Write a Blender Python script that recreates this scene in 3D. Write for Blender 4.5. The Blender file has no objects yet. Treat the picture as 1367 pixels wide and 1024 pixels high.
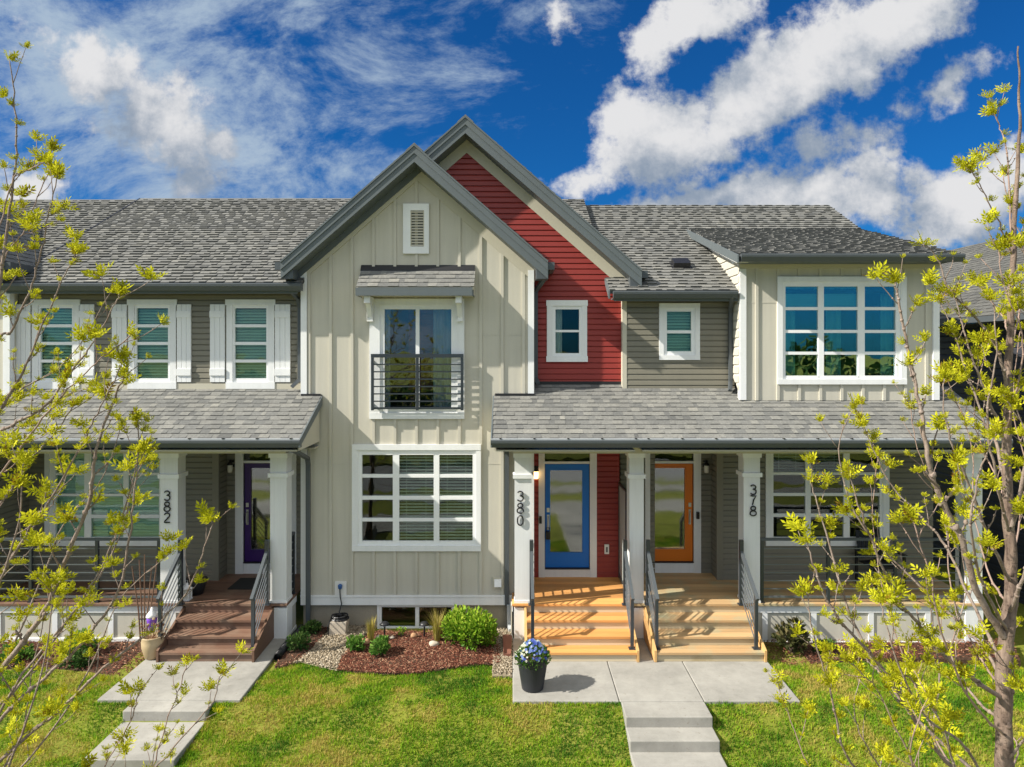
import bpy, math, random
import numpy as np
from mathutils import Vector, Matrix
from mathutils.geometry import intersect_point_tri_2d
RND = random.Random(11)
C = bpy.context.scene.collection
F, CX, HY, CZ = 911.0, 683.5, 470.0, 4.9      # survey of the photograph: focal length, centre, horizon, eye height


def X(px, Y):
    return (px - CX) * Y / F


def Z(py, Y):
    return CZ - (py - HY) * Y / F


def GY(py, z=0.0):
    return (CZ - z) * F / (py - HY)


# ------------------------------------------------------------------ mesh builder
class MB:
    def __init__(s):
        s.v, s.f, s.t = [], [], []

    def face(s, pts, t=0.5):
        n = len(s.v)
        s.v += [tuple(p) for p in pts]
        s.f.append(tuple(range(n, n + len(pts))))
        s.t.append(t)

    def box(s, x0, x1, y0, y1, z0, z1, t=0.5):
        x0, x1 = min(x0, x1), max(x0, x1)
        y0, y1 = min(y0, y1), max(y0, y1)
        z0, z1 = min(z0, z1), max(z0, z1)
        n = len(s.v)
        s.v += [(x0, y0, z0), (x1, y0, z0), (x1, y1, z0), (x0, y1, z0), (x0, y0, z1), (x1, y0, z1), (x1, y1, z1), (x0, y1, z1)]
        for q in ((3, 2, 1, 0), (4, 5, 6, 7), (0, 1, 5, 4), (1, 2, 6, 5), (2, 3, 7, 6), (3, 0, 4, 7)):
            s.f.append(tuple(n + i for i in q))
            s.t.append(t)

    def prism(s, pts, vec, t=0.5):
        vec = Vector(vec)
        a = [Vector(p) for p in pts]
        nrm = Vector((0, 0, 0))
        for i in range(len(a)):
            nrm += a[i].cross(a[(i + 1) % len(a)])
        if nrm.dot(vec) > 0:
            a.reverse()
        n, k = len(s.v), len(a)
        s.v += [tuple(p) for p in a] + [tuple(p + vec) for p in a]
        s.f.append(tuple(range(n, n + k)))
        s.f.append(tuple(reversed(range(n + k, n + 2 * k))))
        s.t += [t, t]
        for i in range(k):
            j = (i + 1) % k
            s.f.append((n + j, n + i, n + k + i, n + k + j))
            s.t.append(t)

    def bar(s, p0, p1, w, h, up=(0, 0, 1), t=0.5):
        p0, p1 = Vector(p0), Vector(p1)
        d = (p1 - p0).normalized()
        up = Vector(up)
        side = d.cross(up)
        if side.length < 1e-5:
            side = d.cross(Vector((0, 1, 0)))
        side.normalize()
        u = side.cross(d).normalized()
        a = [p0 + side * (sx * w / 2) + u * (sz * h / 2) for sx, sz in ((-1, -1), (1, -1), (1, 1), (-1, 1))]
        s.prism(a, p1 - p0, t)

    def tube(s, pts, rad, n=8, cap=True, t=0.5):
        pts = [Vector(p) for p in pts]
        if not hasattr(rad, '__len__'):
            rad = [rad] * len(pts)
        b = len(s.v)
        prev = None
        for i, p in enumerate(pts):
            d = (pts[min(i + 1, len(pts) - 1)] - pts[max(i - 1, 0)])
            d = d.normalized() if d.length > 1e-9 else Vector((0, 0, 1))
            if prev is None:
                a = d.orthogonal().normalized()
            else:
                a = prev - d * prev.dot(d)
                a = a.normalized() if a.length > 1e-6 else d.orthogonal().normalized()
            prev = a
            c = d.cross(a)
            for k in range(n):
                q = 2 * math.pi * k / n
                s.v.append(tuple(p + (a * math.cos(q) + c * math.sin(q)) * rad[i]))
        for i in range(len(pts) - 1):
            for k in range(n):
                k2 = (k + 1) % n
                s.f.append((b + i * n + k, b + i * n + k2, b + (i + 1) * n + k2, b + (i + 1) * n + k))
                s.t.append(t)
        if cap:
            s.f.append(tuple(b + k for k in reversed(range(n))))
            s.f.append(tuple(b + (len(pts) - 1) * n + k for k in range(n)))
            s.t += [t, t]

    def lathe(s, cx, cy, prof, n=24, t=0.5):
        b = len(s.v)
        for r, z in prof:
            for k in range(n):
                q = 2 * math.pi * k / n
                s.v.append((cx + r * math.cos(q), cy + r * math.sin(q), z))
        for i in range(len(prof) - 1):
            for k in range(n):
                k2 = (k + 1) % n
                s.f.append((b + i * n + k, b + i * n + k2, b + (i + 1) * n + k2, b + (i + 1) * n + k))
                s.t.append(t)

    def blob(s, c, r, seed=0, sub=2, squash=(1, 1, 1), amp=0.18, t=0.5):
        rr = random.Random(seed)
        n, m = 10, 7
        b = len(s.v)
        ph = [rr.uniform(0, 6.28) for _ in range(6)]
        for i in range(m + 1):
            th = math.pi * i / m
            for k in range(n):
                q = 2 * math.pi * k / n
                d = Vector((math.sin(th) * math.cos(q), math.sin(th) * math.sin(q), math.cos(th)))
                w = 1 + amp * (math.sin(3 * d.x + ph[0]) + math.sin(4 * d.y + ph[1]) * .7 + math.sin(5 * d.z + ph[2]) * .5)
                s.v.append((c[0] + d.x * r * w * squash[0], c[1] + d.y * r * w * squash[1], c[2] + d.z * r * w * squash[2]))
        for i in range(m):
            for k in range(n):
                k2 = (k + 1) % n
                s.f.append((b + i * n + k, b + (i + 1) * n + k, b + (i + 1) * n + k2, b + i * n + k2))
                s.t.append(t)

    def mesh(s, name, off=(0, 0, 0)):
        me = bpy.data.meshes.new(name)
        o = Vector(off)
        me.from_pydata([(v[0] - o.x, v[1] - o.y, v[2] - o.z) for v in s.v], [], s.f)
        at = me.attributes.new('tone', 'FLOAT', 'FACE')
        at.data.foreach_set('value', s.t)
        me.update()
        return me


BASE = {}


def tag(o, label=None, cat=None, group=None, kind=None):
    if label:
        o['label'] = label
    if cat:
        o['category'] = cat
    if group:
        o['group'] = group
    if kind:
        o['kind'] = kind
    return o


def thing(name, label, cat, loc=(0, 0, 0), group=None):
    o = bpy.data.objects.new(name, None)
    o.empty_display_size = 0.2
    C.objects.link(o)
    o.location = loc
    BASE[o] = Vector(loc)
    return tag(o, label, cat, group)


def part(mb, name, m, parent=None, label=None, smooth=False, loc=(0, 0, 0)):
    off = BASE[parent] if parent else Vector(loc)
    me = mb.mesh(name, off)
    me.materials.append(m)
    if smooth:
        for p in me.polygons:
            p.use_smooth = True
    o = bpy.data.objects.new(name, me)
    C.objects.link(o)
    if parent:
        o.parent = parent
    else:
        o.location = loc
    BASE[o] = off
    if label:
        o['label'] = label
    return o


def copy_tree(o, parent=None):
    c = o.copy()
    C.objects.link(c)
    BASE[c] = BASE[o]
    if parent:
        c.parent = parent
    for ch in list(o.children):
        copy_tree(ch, c)
    return c


# ------------------------------------------------------------------ node helpers
def N(nt, typ, ins=None, **props):
    n = nt.nodes.new(typ)
    for k, v in props.items():
        setattr(n, k, v)
    for k, v in (ins or {}).items():
        sock = n.inputs[k]
        if isinstance(v, bpy.types.NodeSocket):
            nt.links.new(v, sock)
        else:
            try:
                sock.default_value = v
            except Exception:
                sock.default_value = (v[0], v[1], v[2], 1.0)
    return n


def M2(nt, op, a, b=0.0, c=None, clamp=False):
    n = nt.nodes.new('ShaderNodeMath')
    n.operation = op
    n.use_clamp = clamp
    for i, v in enumerate((a, b, c)):
        if v is None:
            continue
        if isinstance(v, bpy.types.NodeSocket):
            nt.links.new(v, n.inputs[i])
        else:
            n.inputs[i].default_value = v
    return n.outputs[0]


def mixc(nt, fac, a, b, mode='MIX'):
    n = nt.nodes.new('ShaderNodeMix')
    n.data_type = 'RGBA'
    n.blend_type = mode
    for sock, v in ((n.inputs[0], fac), (n.inputs[6], a), (n.inputs[7], b)):
        if isinstance(v, bpy.types.NodeSocket):
            nt.links.new(v, sock)
        elif hasattr(v, '__len__'):
            sock.default_value = (v[0], v[1], v[2], 1)
        else:
            sock.default_value = v
    return n.outputs[2]


def ramp(nt, fac, stops):
    n = nt.nodes.new('ShaderNodeValToRGB')
    cr = n.color_ramp
    while len(cr.elements) < len(stops):
        cr.elements.new(0.5)
    for e, (p, c) in zip(cr.elements, stops):
        e.position = p
        e.color = (c[0], c[1], c[2], 1) if hasattr(c, '__len__') else (c, c, c, 1)
    nt.links.new(fac, n.inputs[0])
    return n.outputs[0]


def noise(nt, vec, scale, detail=4, rough=0.55, dist=0.0):
    n = N(nt, 'ShaderNodeTexNoise', {'Scale': scale, 'Detail': detail, 'Roughness': rough, 'Distortion': dist})
    nt.links.new(vec, n.inputs['Vector'])
    return n.outputs[0]


def newmat(name):
    m = bpy.data.materials.new(name)
    m.use_nodes = True
    nt = m.node_tree
    b = nt.nodes['Principled BSDF']
    tc = nt.nodes.new('ShaderNodeTexCoord')
    return m, nt, b, tc.outputs['Object']


def scaled(nt, vec, s):
    return N(nt, 'ShaderNodeMapping', {'Vector': vec, 'Scale': s}).outputs[0]


def tone(nt):
    return N(nt, 'ShaderNodeAttribute', attribute_name='tone').outputs['Fac']


def paint(name, col, rough=0.55, var=0.10, sc=1.7, bump=0.0, bsc=60, streak=0.0, metal=0.0, spec=0.4, tn=0.0, fine=0.06):
    """a painted or plain surface: broad uneven wear, fine grain, optional vertical rain streaks and per-face tone"""
    m, nt, b, v = newmat(name)
    f = noise(nt, v, sc, 5)
    g = noise(nt, v, 45, 3)
    k = M2(nt, 'ADD', M2(nt, 'MULTIPLY_ADD', f, 2 * var, 1 - var), M2(nt, 'MULTIPLY_ADD', g, 2 * fine, -fine))
    if streak:
        st = noise(nt, scaled(nt, v, (9, 9, 0.5)), 1.0, 4)
        k = M2(nt, 'MULTIPLY', k, M2(nt, 'MULTIPLY_ADD', st, 2 * streak, 1 - streak))
    if tn:
        k = M2(nt, 'MULTIPLY', k, M2(nt, 'MULTIPLY_ADD', tone(nt), 2 * tn, 1 - tn))
    cv = N(nt, 'ShaderNodeCombineXYZ', {0: k, 1: k, 2: k}).outputs[0]
    nt.links.new(mixc(nt, 1.0, col, cv, 'MULTIPLY'), b.inputs['Base Color'])
    b.inputs['Roughness'].default_value = rough
    b.inputs['Metallic'].default_value = metal
    b.inputs['Specular IOR Level'].default_value = spec
    if bump:
        bn = N(nt, 'ShaderNodeBump', {'Strength': bump, 'Distance': 0.004})
        nt.links.new(noise(nt, v, bsc, 4), bn.inputs['Height'])
        nt.links.new(bn.outputs[0], b.inputs['Normal'])
    return m


def wood(name, c0, c1, rough=0.6, axis=0, tn=0.25, wear=None):
    m, nt, b, v = newmat(name)
    s = [22, 22, 22]
    s[axis] = 1.2
    g = noise(nt, scaled(nt, v, s), 1.6, 6, 0.65, 0.6)
    t = tone(nt)
    off = N(nt, 'ShaderNodeVectorMath', {0: v, 1: N(nt, 'ShaderNodeCombineXYZ', {0: t, 1: t, 2: t}).outputs[0]}, operation='ADD').outputs[0]
    s2 = [3, 3, 3]
    s2[axis] = 0.5
    h = noise(nt, scaled(nt, off, s2), 1.5, 3)
    f = M2(nt, 'ADD', M2(nt, 'MULTIPLY', g, 0.75), M2(nt, 'MULTIPLY_ADD', h, 0.6, -0.18), clamp=True)
    col = mixc(nt, f, c0, c1)
    k = M2(nt, 'MULTIPLY_ADD', t, 2 * tn, 1 - tn)
    col = mixc(nt, 1.0, col, N(nt, 'ShaderNodeCombineXYZ', {0: k, 1: k, 2: k}).outputs[0], 'MULTIPLY')
    if wear:
        w = M2(nt, 'MULTIPLY', ramp(nt, noise(nt, v, 2.6, 5), [(0.45, 0), (0.7, 1)]), 0.7)
        col = mixc(nt, w, col, wear)
    nt.links.new(col, b.inputs['Base Color'])
    b.inputs['Roughness'].default_value = rough
    bn = N(nt, 'ShaderNodeBump', {'Strength': 0.25, 'Distance': 0.004, 'Height': g})
    nt.links.new(bn.outputs[0], b.inputs['Normal'])
    return m


def shingle_mat(name, gain=1.0):
    m, nt, b, v = newmat(name)
    col = ramp(nt, tone(nt), [(0.0, (.060, .060, .058)), (.3, (.098, .098, .093)), (.6, (.140, .137, .125)), (1.0, (.205, .196, .170))])
    gr = M2(nt, 'MULTIPLY_ADD', noise(nt, v, 130, 2), 0.9, 0.55)
    bl = M2(nt, 'MULTIPLY', M2(nt, 'MULTIPLY_ADD', noise(nt, v, 1.1, 4), 0.5, 0.75), M2(nt, 'MULTIPLY_ADD', noise(nt, v, 28, 4), 0.8, 0.6))
    k = M2(nt, 'MULTIPLY', M2(nt, 'MULTIPLY', gr, bl), gain)
    nt.links.new(mixc(nt, 1.0, col, N(nt, 'ShaderNodeCombineXYZ', {0: k, 1: k, 2: k}).outputs[0], 'MULTIPLY'), b.inputs['Base Color'])
    b.inputs['Roughness'].default_value = 0.9
    b.inputs['Specular IOR Level'].default_value = 0.2
    bn = N(nt, 'ShaderNodeBump', {'Strength': 0.5, 'Distance': 0.004, 'Height': noise(nt, v, 160, 2)})
    nt.links.new(bn.outputs[0], b.inputs['Normal'])
    return m


def ground_mat(name, stops, sc, bump=0.6, bd=0.02, rough=0.95):
    m, nt, b, v = newmat(name)
    f = M2(nt, 'ADD', M2(nt, 'MULTIPLY', noise(nt, v, sc, 8, 0.7), 0.6), M2(nt, 'MULTIPLY', noise(nt, v, sc * 0.09, 4), 0.4))
    nt.links.new(ramp(nt, f, stops), b.inputs['Base Color'])
    b.inputs['Roughness'].default_value = rough
    b.inputs['Specular IOR Level'].default_value = 0.2
    bn = N(nt, 'ShaderNodeBump', {'Strength': bump, 'Distance': bd, 'Height': noise(nt, v, sc, 6, 0.7)})
    nt.links.new(bn.outputs[0], b.inputs['Normal'])
    return m


def leaf_mat(name, stops, trans=0.35, rough=0.5):
    m, nt, b, v = newmat(name)
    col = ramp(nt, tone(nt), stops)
    nt.links.new(col, b.inputs['Base Color'])
    b.inputs['Roughness'].default_value = rough
    b.inputs['Specular IOR Level'].default_value = 0.12
    tr = N(nt, 'ShaderNodeBsdfTranslucent', {'Color': col})
    mx = N(nt, 'ShaderNodeMixShader', {0: trans, 1: b.outputs[0], 2: tr.outputs[0]})
    nt.links.new(mx.outputs[0], nt.nodes['Material Output'].inputs['Surface'])
    return m


def glass_mat(name, tint, boost=1.5, base=0.04, wav=0.35, rough=0.0):
    m, nt, b, v = newmat(name)
    nt.nodes.remove(b)
    bn = N(nt, 'ShaderNodeBump', {'Strength': wav, 'Distance': 0.01, 'Height': noise(nt, v, 1.6, 2)})
    fr = N(nt, 'ShaderNodeFresnel', {'IOR': 1.52, 'Normal': bn.outputs[0]})
    fac = M2(nt, 'MULTIPLY_ADD', fr.outputs[0], boost, base, clamp=True)
    tr = N(nt, 'ShaderNodeBsdfTransparent', {'Color': tint})
    gl = N(nt, 'ShaderNodeBsdfGlossy', {'Color': (.95, .97, 1.0), 'Roughness': rough, 'Normal': bn.outputs[0]})
    mx = N(nt, 'ShaderNodeMixShader', {0: fac, 1: tr.outputs[0], 2: gl.outputs[0]})
    nt.links.new(mx.outputs[0], nt.nodes['Material Output'].inputs['Surface'])
    return m


def emit_mat(name, col, s):
    m, nt, b, v = newmat(name)
    b.inputs['Base Color'].default_value = (*col, 1)
    b.inputs['Emission Color'].default_value = (*col, 1)
    b.inputs['Emission Strength'].default_value = s
    return m


def concrete_mat(name, col):
    m, nt, b, v = newmat(name)
    big = noise(nt, v, .9, 5, .6)
    mid = noise(nt, v, 5.5, 6, .7, .4)
    grit = noise(nt, v, 120, 2)
    broom = noise(nt, scaled(nt, v, (2.0, 95, 2)), 1.0, 3, .6)
    spots = ramp(nt, noise(nt, v, 17, 4, .6), [(.62, 0), (.74, 1)])
    k = M2(nt, 'ADD', M2(nt, 'MULTIPLY_ADD', big, .90, .55), M2(nt, 'MULTIPLY_ADD', mid, .55, -.275))
    k = M2(nt, 'ADD', k, M2(nt, 'MULTIPLY_ADD', grit, .26, -.13))
    k = M2(nt, 'ADD', k, M2(nt, 'MULTIPLY_ADD', broom, .20, -.10))
    c = mixc(nt, 1.0, col, N(nt, 'ShaderNodeCombineXYZ', {0: k, 1: k, 2: k}).outputs[0], 'MULTIPLY')
    c = mixc(nt, M2(nt, 'MULTIPLY', spots, .5), c, (.17, .14, .10))
    nt.links.new(c, b.inputs['Base Color'])
    b.inputs['Roughness'].default_value = .9
    b.inputs['Specular IOR Level'].default_value = .25
    bn = N(nt, 'ShaderNodeBump', {'Strength': .45, 'Distance': .004, 'Height': M2(nt, 'ADD', broom, grit)})
    nt.links.new(bn.outputs[0], b.inputs['Normal'])
    return m


def bark_mat(name, c0, c1, c2):
    m, nt, b, v = newmat(name)
    st = noise(nt, scaled(nt, v, (26, 26, 5)), 1.4, 7, .7, .5)
    bl = noise(nt, v, 5.5, 4, .6)
    sp = noise(nt, scaled(nt, v, (30, 30, 75)), 1.0, 3, .5)
    c = mixc(nt, ramp(nt, st, [(.32, 0), (.62, 1)]), c0, c1)
    c = mixc(nt, M2(nt, 'MULTIPLY', ramp(nt, bl, [(.48, 0), (.66, 1)]), .55), c, c2)
    c = mixc(nt, M2(nt, 'MULTIPLY', ramp(nt, sp, [(.60, 0), (.66, 1)]), .7), c, (.055, .038, .030))
    nt.links.new(c, b.inputs['Base Color'])
    b.inputs['Roughness'].default_value = .9
    b.inputs['Specular IOR Level'].default_value = .2
    bn = N(nt, 'ShaderNodeBump', {'Strength': 1.0, 'Distance': .012, 'Height': st})
    nt.links.new(bn.outputs[0], b.inputs['Normal'])
    return m


M = {
    'beige': paint('beige board', (.508, .478, .400), .65, .10, .9, .15, 90, .13),
    'beige_trim': paint('beige trim', (.50, .465, .37), .6, .05),
    'white': paint('white trim', (.76, .76, .75), .5, .08, 2.0, .1, 80, .10),
    'vinyl_white': paint('white vinyl', (.80, .80, .79), .35, .02),
    'grained_white': wood('grained white post', (.60, .60, .59), (.80, .80, .79), .6, 2, .04),
    'grey_siding': paint('grey green siding', (.195, .180, .138), .5, .06, .8, .1, 70, .06, tn=.10),
    'red_siding': paint('red siding', (.265, .034, .026), .45, .06, .8, .1, 70, .06, tn=.10),
    'dark_siding': paint('dark blue grey siding', (.040, .042, .052), .5, .1, .8, .1, 70, .05, tn=.1),
    'charcoal': paint('charcoal metal', (.075, .085, .092), .4, .08, 1.5, streak=.08),
    'fascia': paint('slate fascia', (.105, .122, .128), .5, .10, 1.2, .1, 60, .08),
    'flash': paint('dark flashing', (.02, .02, .022), .4),
    'glint_foot': paint('pale gutter glint and foot', (.42, .44, .46), .3, .1),  # pale colour of the painted gutter glint, shared with the downspout foot
    'rail': paint('charcoal rail', (.028, .034, .042), .28, .08, spec=.7),
    'rail_bar': paint('sun paled satin bar', (.15, .165, .18), .3, .06, metal=.4, spec=.6),  # lighter than the posts: sun glint on the bars put into the colour
    'black': paint('black metal', (.012, .012, .013), .4),
    'shingle': shingle_mat('asphalt shingle', 1.42),
    'shingle_dark': shingle_mat('dark asphalt shingle', .85),
    'roofdeck': paint('roof underlay', (.06, .06, .06), .9),
    'deck_new': wood('new cedar deck', (.46, .19, .050), (.66, .35, .115), .6, 0, .36),
    'riser_new': wood('pale riser board', (.52, .42, .27), (.66, .56, .39), .7, 0, .15),
    'deck_worn': wood('weathered cedar deck', (.38, .215, .095), (.58, .40, .20), .7, 0, .34, (.30, .35, .24)),
    'riser_worn': wood('weathered riser board', (.42, .34, .20), (.60, .50, .33), .7, 0, .15, (.30, .22, .10)),
    'deck_brown': wood('brown stained deck', (.115, .058, .036), (.21, .115, .075), .6, 0, .34, (.24, .17, .12)),
    'skirt_brown': wood('brown stained side', (.10, .05, .03), (.18, .10, .06), .6, 1, .2),
    'skirt_new': wood('cedar stringer', (.46, .25, .09), (.66, .42, .17), .6, 1, .2),
    'concrete': concrete_mat('broom concrete', (.300, .286, .256)),
    'foundation': paint('parged foundation', (.30, .265, .205), .9, .16, 1.6, .8, 40, .1, fine=.14),
    'blue_door': paint('blue door paint', (.004, .155, .56), .35, .04),
    'orange_door': paint('orange door paint', (.66, .165, .010), .35, .05),
    'purple_door': paint('purple door paint', (.040, .010, .12), .35, .05),
    'glass': glass_mat('window glass', (.80, .93, .86), .9, .015),
    'glass_clear': glass_mat('clear glass', (.74, .82, .84), 1.5, .04),
    'glass_dark': glass_mat('shaded glass', (.86, .92, .88), .8, .012, .3),
    'glass_door': glass_mat('door glass', (.42, .48, .42), 2.6, .10, .2, .05),
    'glass_sky': glass_mat('coated glass', (.62, .90, .86), 2.6, .10, .3),
    'frosted': paint('frosted glass', (.50, .56, .52), .25, .05),
    'room': paint('dim room', (.050, .046, .042), .9, .2),
    'blind': paint('blind slat', (.72, .74, .70), .5, .03, tn=.10),
    'curtain': paint('pale curtain', (.66, .68, .68), .8, .05),
    'steel': paint('brushed steel', (.55, .55, .54), .3, .05, metal=.8),
    'bulb': emit_mat('warm bulb', (1.0, .62, .25), 2.5),
    'frost_lamp': paint('lamp glass', (.62, .60, .54), .2),
    'plate': paint('outlet plate', (.72, .70, .66), .4),
    'plug': paint('blue plug', (.03, .10, .28), .4),
}
# ------------------------------------------------------------------ wall and roof surfaces
def crossings(poly, v):
    xs = []
    n = len(poly)
    for i in range(n):
        (u0, v0), (u1, v1) = poly[i], poly[(i + 1) % n]
        if (v0 <= v < v1) or (v1 <= v < v0):
            xs.append(u0 + (v - v0) * (u1 - u0) / (v1 - v0))
    xs.sort()
    return [(xs[i], xs[i + 1]) for i in range(0, len(xs) - 1, 2)]


def spans(poly, holes, v, vm):
    iv = crossings(poly, v)
    for (a, b, c, d) in holes:
        if c <= vm <= d:
            out = []
            for (l, r) in iv:
                if b <= l or a >= r:
                    out.append((l, r))
                    continue
                if l < a:
                    out.append((l, a))
                if r > b:
                    out.append((b, r))
            iv = out
    return iv


def strips(poly, holes, v0, v1):
    bp = {v0, v1}
    for _, v in poly:
        if v0 < v < v1:
            bp.add(v)
    for h in holes:
        for v in h[2:]:
            if v0 < v < v1:
                bp.add(v)
    bp = sorted(bp)
    for a, b in zip(bp, bp[1:]):
        if b - a < 1e-4:
            continue
        e = (b - a) * 1e-3
        vm = (a + b) / 2
        for (p, q) in zip(spans(poly, holes, a + e, vm), spans(poly, holes, b - e, vm)):
            yield a, b, p[0], p[1], q[0], q[1]


def front(Y):
    return lambda u, v, d: (u, Y - d, v)


def side(Xw, sgn):
    return lambda u, v, d: (Xw + sgn * d, u, v)      # u runs along Y


def lap_siding(mb, poly, holes, fr, exp=0.1016, lip=0.022, rnd=RND):
    lo = min(p[1] for p in poly)
    hi = max(p[1] for p in poly)
    k = 0
    v = lo
    while v < hi - 1e-4:
        ve = min(v + exp, hi)
        t = rnd.uniform(.3, .7)
        for a, b, ua0, ua1, ub0, ub1 in strips(poly, holes, v, ve):
            pf = lambda q: lip * (1 - .22 * q / .72) if q < .72 else lip * .78 * max(0, 1 - (q - .72) / .28) ** 1.4
            qa, qb = (a - v) / exp, (b - v) / exp
            da = pf(qa)
            cuts = [qa] + [q for q in (.72, .84) if qa < q < qb] + [qb]
            for q0, q1 in zip(cuts, cuts[1:]):
                f0, f1 = (q0 - qa) / (qb - qa), (q1 - qa) / (qb - qa)
                v0, v1 = v + q0 * exp, v + q1 * exp
                d0, d1 = pf(q0), pf(q1)
                l0, l1 = ua0 + (ub0 - ua0) * f0, ua0 + (ub0 - ua0) * f1
                r0, r1 = ua1 + (ub1 - ua1) * f0, ua1 + (ub1 - ua1) * f1
                mb.face([fr(l0, v0, d0), fr(r0, v0, d0), fr(r1, v1, d1), fr(l1, v1, d1)], t)
            if a - v < 1e-6:
                mb.face([fr(ua0, a, 0), fr(ua1, a, 0), fr(ua1, a, da), fr(ua0, a, da)], t)
        v = ve


def board_batten(mb, poly, holes, fr, us, w=0.05, d=0.028, seams=()):
    lo = min(p[1] for p in poly)
    hi = max(p[1] for p in poly)
    for a, b, ua0, ua1, ub0, ub1 in strips(poly, holes, lo, hi):
        mb.face([fr(ua0, a, 0), fr(ua1, a, 0), fr(ub1, b, 0), fr(ub0, b, 0)])
    sw = [(v, u) for (u, v) in poly]
    sh = [(h[2], h[3], h[0], h[1]) for h in holes]
    for u in us:
        for (l, r) in spans(sw, sh, u, u):
            if r - l < 0.03:
                continue
            a, b = u - w / 2, u + w / 2
            P = [fr(a, l, 0), fr(b, l, 0), fr(b, l, d), fr(a, l, d)]
            Q = [fr(a, r, 0), fr(b, r, 0), fr(b, r, d), fr(a, r, d)]
            mb.face([P[3], P[2], Q[2], Q[3]])
            mb.face([P[0], P[3], Q[3], Q[0]])
            mb.face([P[2], P[1], Q[1], Q[2]])
            mb.face(P)
            mb.face(Q)
    for v in seams:
        for (l, r) in spans(poly, holes, v, v):
            mb.face([fr(l, v - .006, .004), fr(r, v - .006, .004), fr(r, v + .006, .004), fr(l, v + .006, .004)])
            mb.face([fr(l, v + .006, .004), fr(r, v + .006, .004), fr(r, v + .006, 0), fr(l, v + .006, 0)])


def slope_frame(origin, U, V):
    o, U, V = Vector(origin), Vector(U).normalized(), Vector(V).normalized()
    Nn = U.cross(V).normalized()
    if Nn.z < 0:
        Nn = -Nn
    return lambda u, v, d: tuple(o + U * u + V * v + Nn * d)


def shingles(mb, poly, fr, exp=0.137, rnd=RND, thick=1.0):
    lo = min(p[1] for p in poly)
    hi = max(p[1] for p in poly)
    v = lo
    row = 0
    while v < hi - 1e-4:
        ve = min(v + exp, hi)
        rt = rnd.uniform(-.06, .06)
        bands = list(strips(poly, [], v, ve))
        lo_u = min(min(q[2], q[4]) for q in bands) if bands else 0
        hi_u = max(max(q[3], q[5]) for q in bands) if bands else 0
        tabs = []
        u = lo_u - rnd.uniform(0, .3)
        up = rnd.random() < .5
        while u < hi_u:
            w = rnd.uniform(.07, .22)
            tabs.append((u, u + w, thick * ((.013 if up else .006) + rnd.uniform(0, .003)), min(1, max(0, rnd.gauss(.51 if up else .43, .105) + rt))))
            u += w
            up = not up
        for a, b, ua0, ua1, ub0, ub1 in bands:
            fa, fb = 1 - (a - v) / exp, 1 - (b - v) / exp
            for (l, r, th, t) in tabs:
                la, ra, lb, rb = max(l, ua0), min(r, ua1), max(l, ub0), min(r, ub1)
                if ra <= la and rb <= lb:
                    continue
                la, ra = (la, ra) if ra > la else ((ua0, ua0) if r <= ua0 else (ua1, ua1))
                lb, rb = (lb, rb) if rb > lb else ((ub0, ub0) if r <= ub0 else (ub1, ub1))
                ta, tb = .004 + th * fa, .004 + th * fb
                mb.face([fr(la, a, ta), fr(ra, a, ta), fr(rb, b, tb), fr(lb, b, tb)], t)
                if a - v < 1e-6:
                    mb.face([fr(la, a, 0), fr(ra, a, 0), fr(ra, a, ta), fr(la, a, ta)], t * .4)
                if th > .010 * thick:
                    mb.face([fr(la, a, 0), fr(la, a, ta), fr(lb, b, tb), fr(lb, b, 0)], t * .6)
                    mb.face([fr(ra, a, 0), fr(rb, b, 0), fr(rb, b, tb), fr(ra, a, ta)], t * .6)
        v = ve


def gutter(mb, x0, x1, yf, zt, w=.125, h=.125):
    P = [(x0, yf + w, zt), (x0, yf + .012, zt), (x0, yf, zt - .012), (x0, yf + .004, zt - .05), (x0, yf + .045, zt - h), (x0, yf + w, zt - h)]
    mb.prism(P, (x1 - x0, 0, 0))


def front_roof(h, x0, x1, ye, ze, yr, zr, mat='shingle', th=.05, name='roof'):
    """a roof plane that faces the street, from eave (ye, ze) to ridge (yr, zr)"""
    L = math.hypot(yr - ye, zr - ze)
    fr = slope_frame((x0, ye, ze), (1, 0, 0), (0, yr - ye, zr - ze))
    mb = MB()
    shingles(mb, [(0, 0), (x1 - x0, 0), (x1 - x0, L), (0, L)], fr, thick=2.1)
    o = part(mb, name, M[mat], h)
    d = MB()
    d.prism([(x0, ye + .004, ze - .004), (x0, yr, zr - .004), (x0, yr, zr - th), (x0, ye + .004, ze - th)], (x1 - x0, 0, 0))
    part(d, 'roof_deck', M['roofdeck'], o)
    return o


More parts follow.
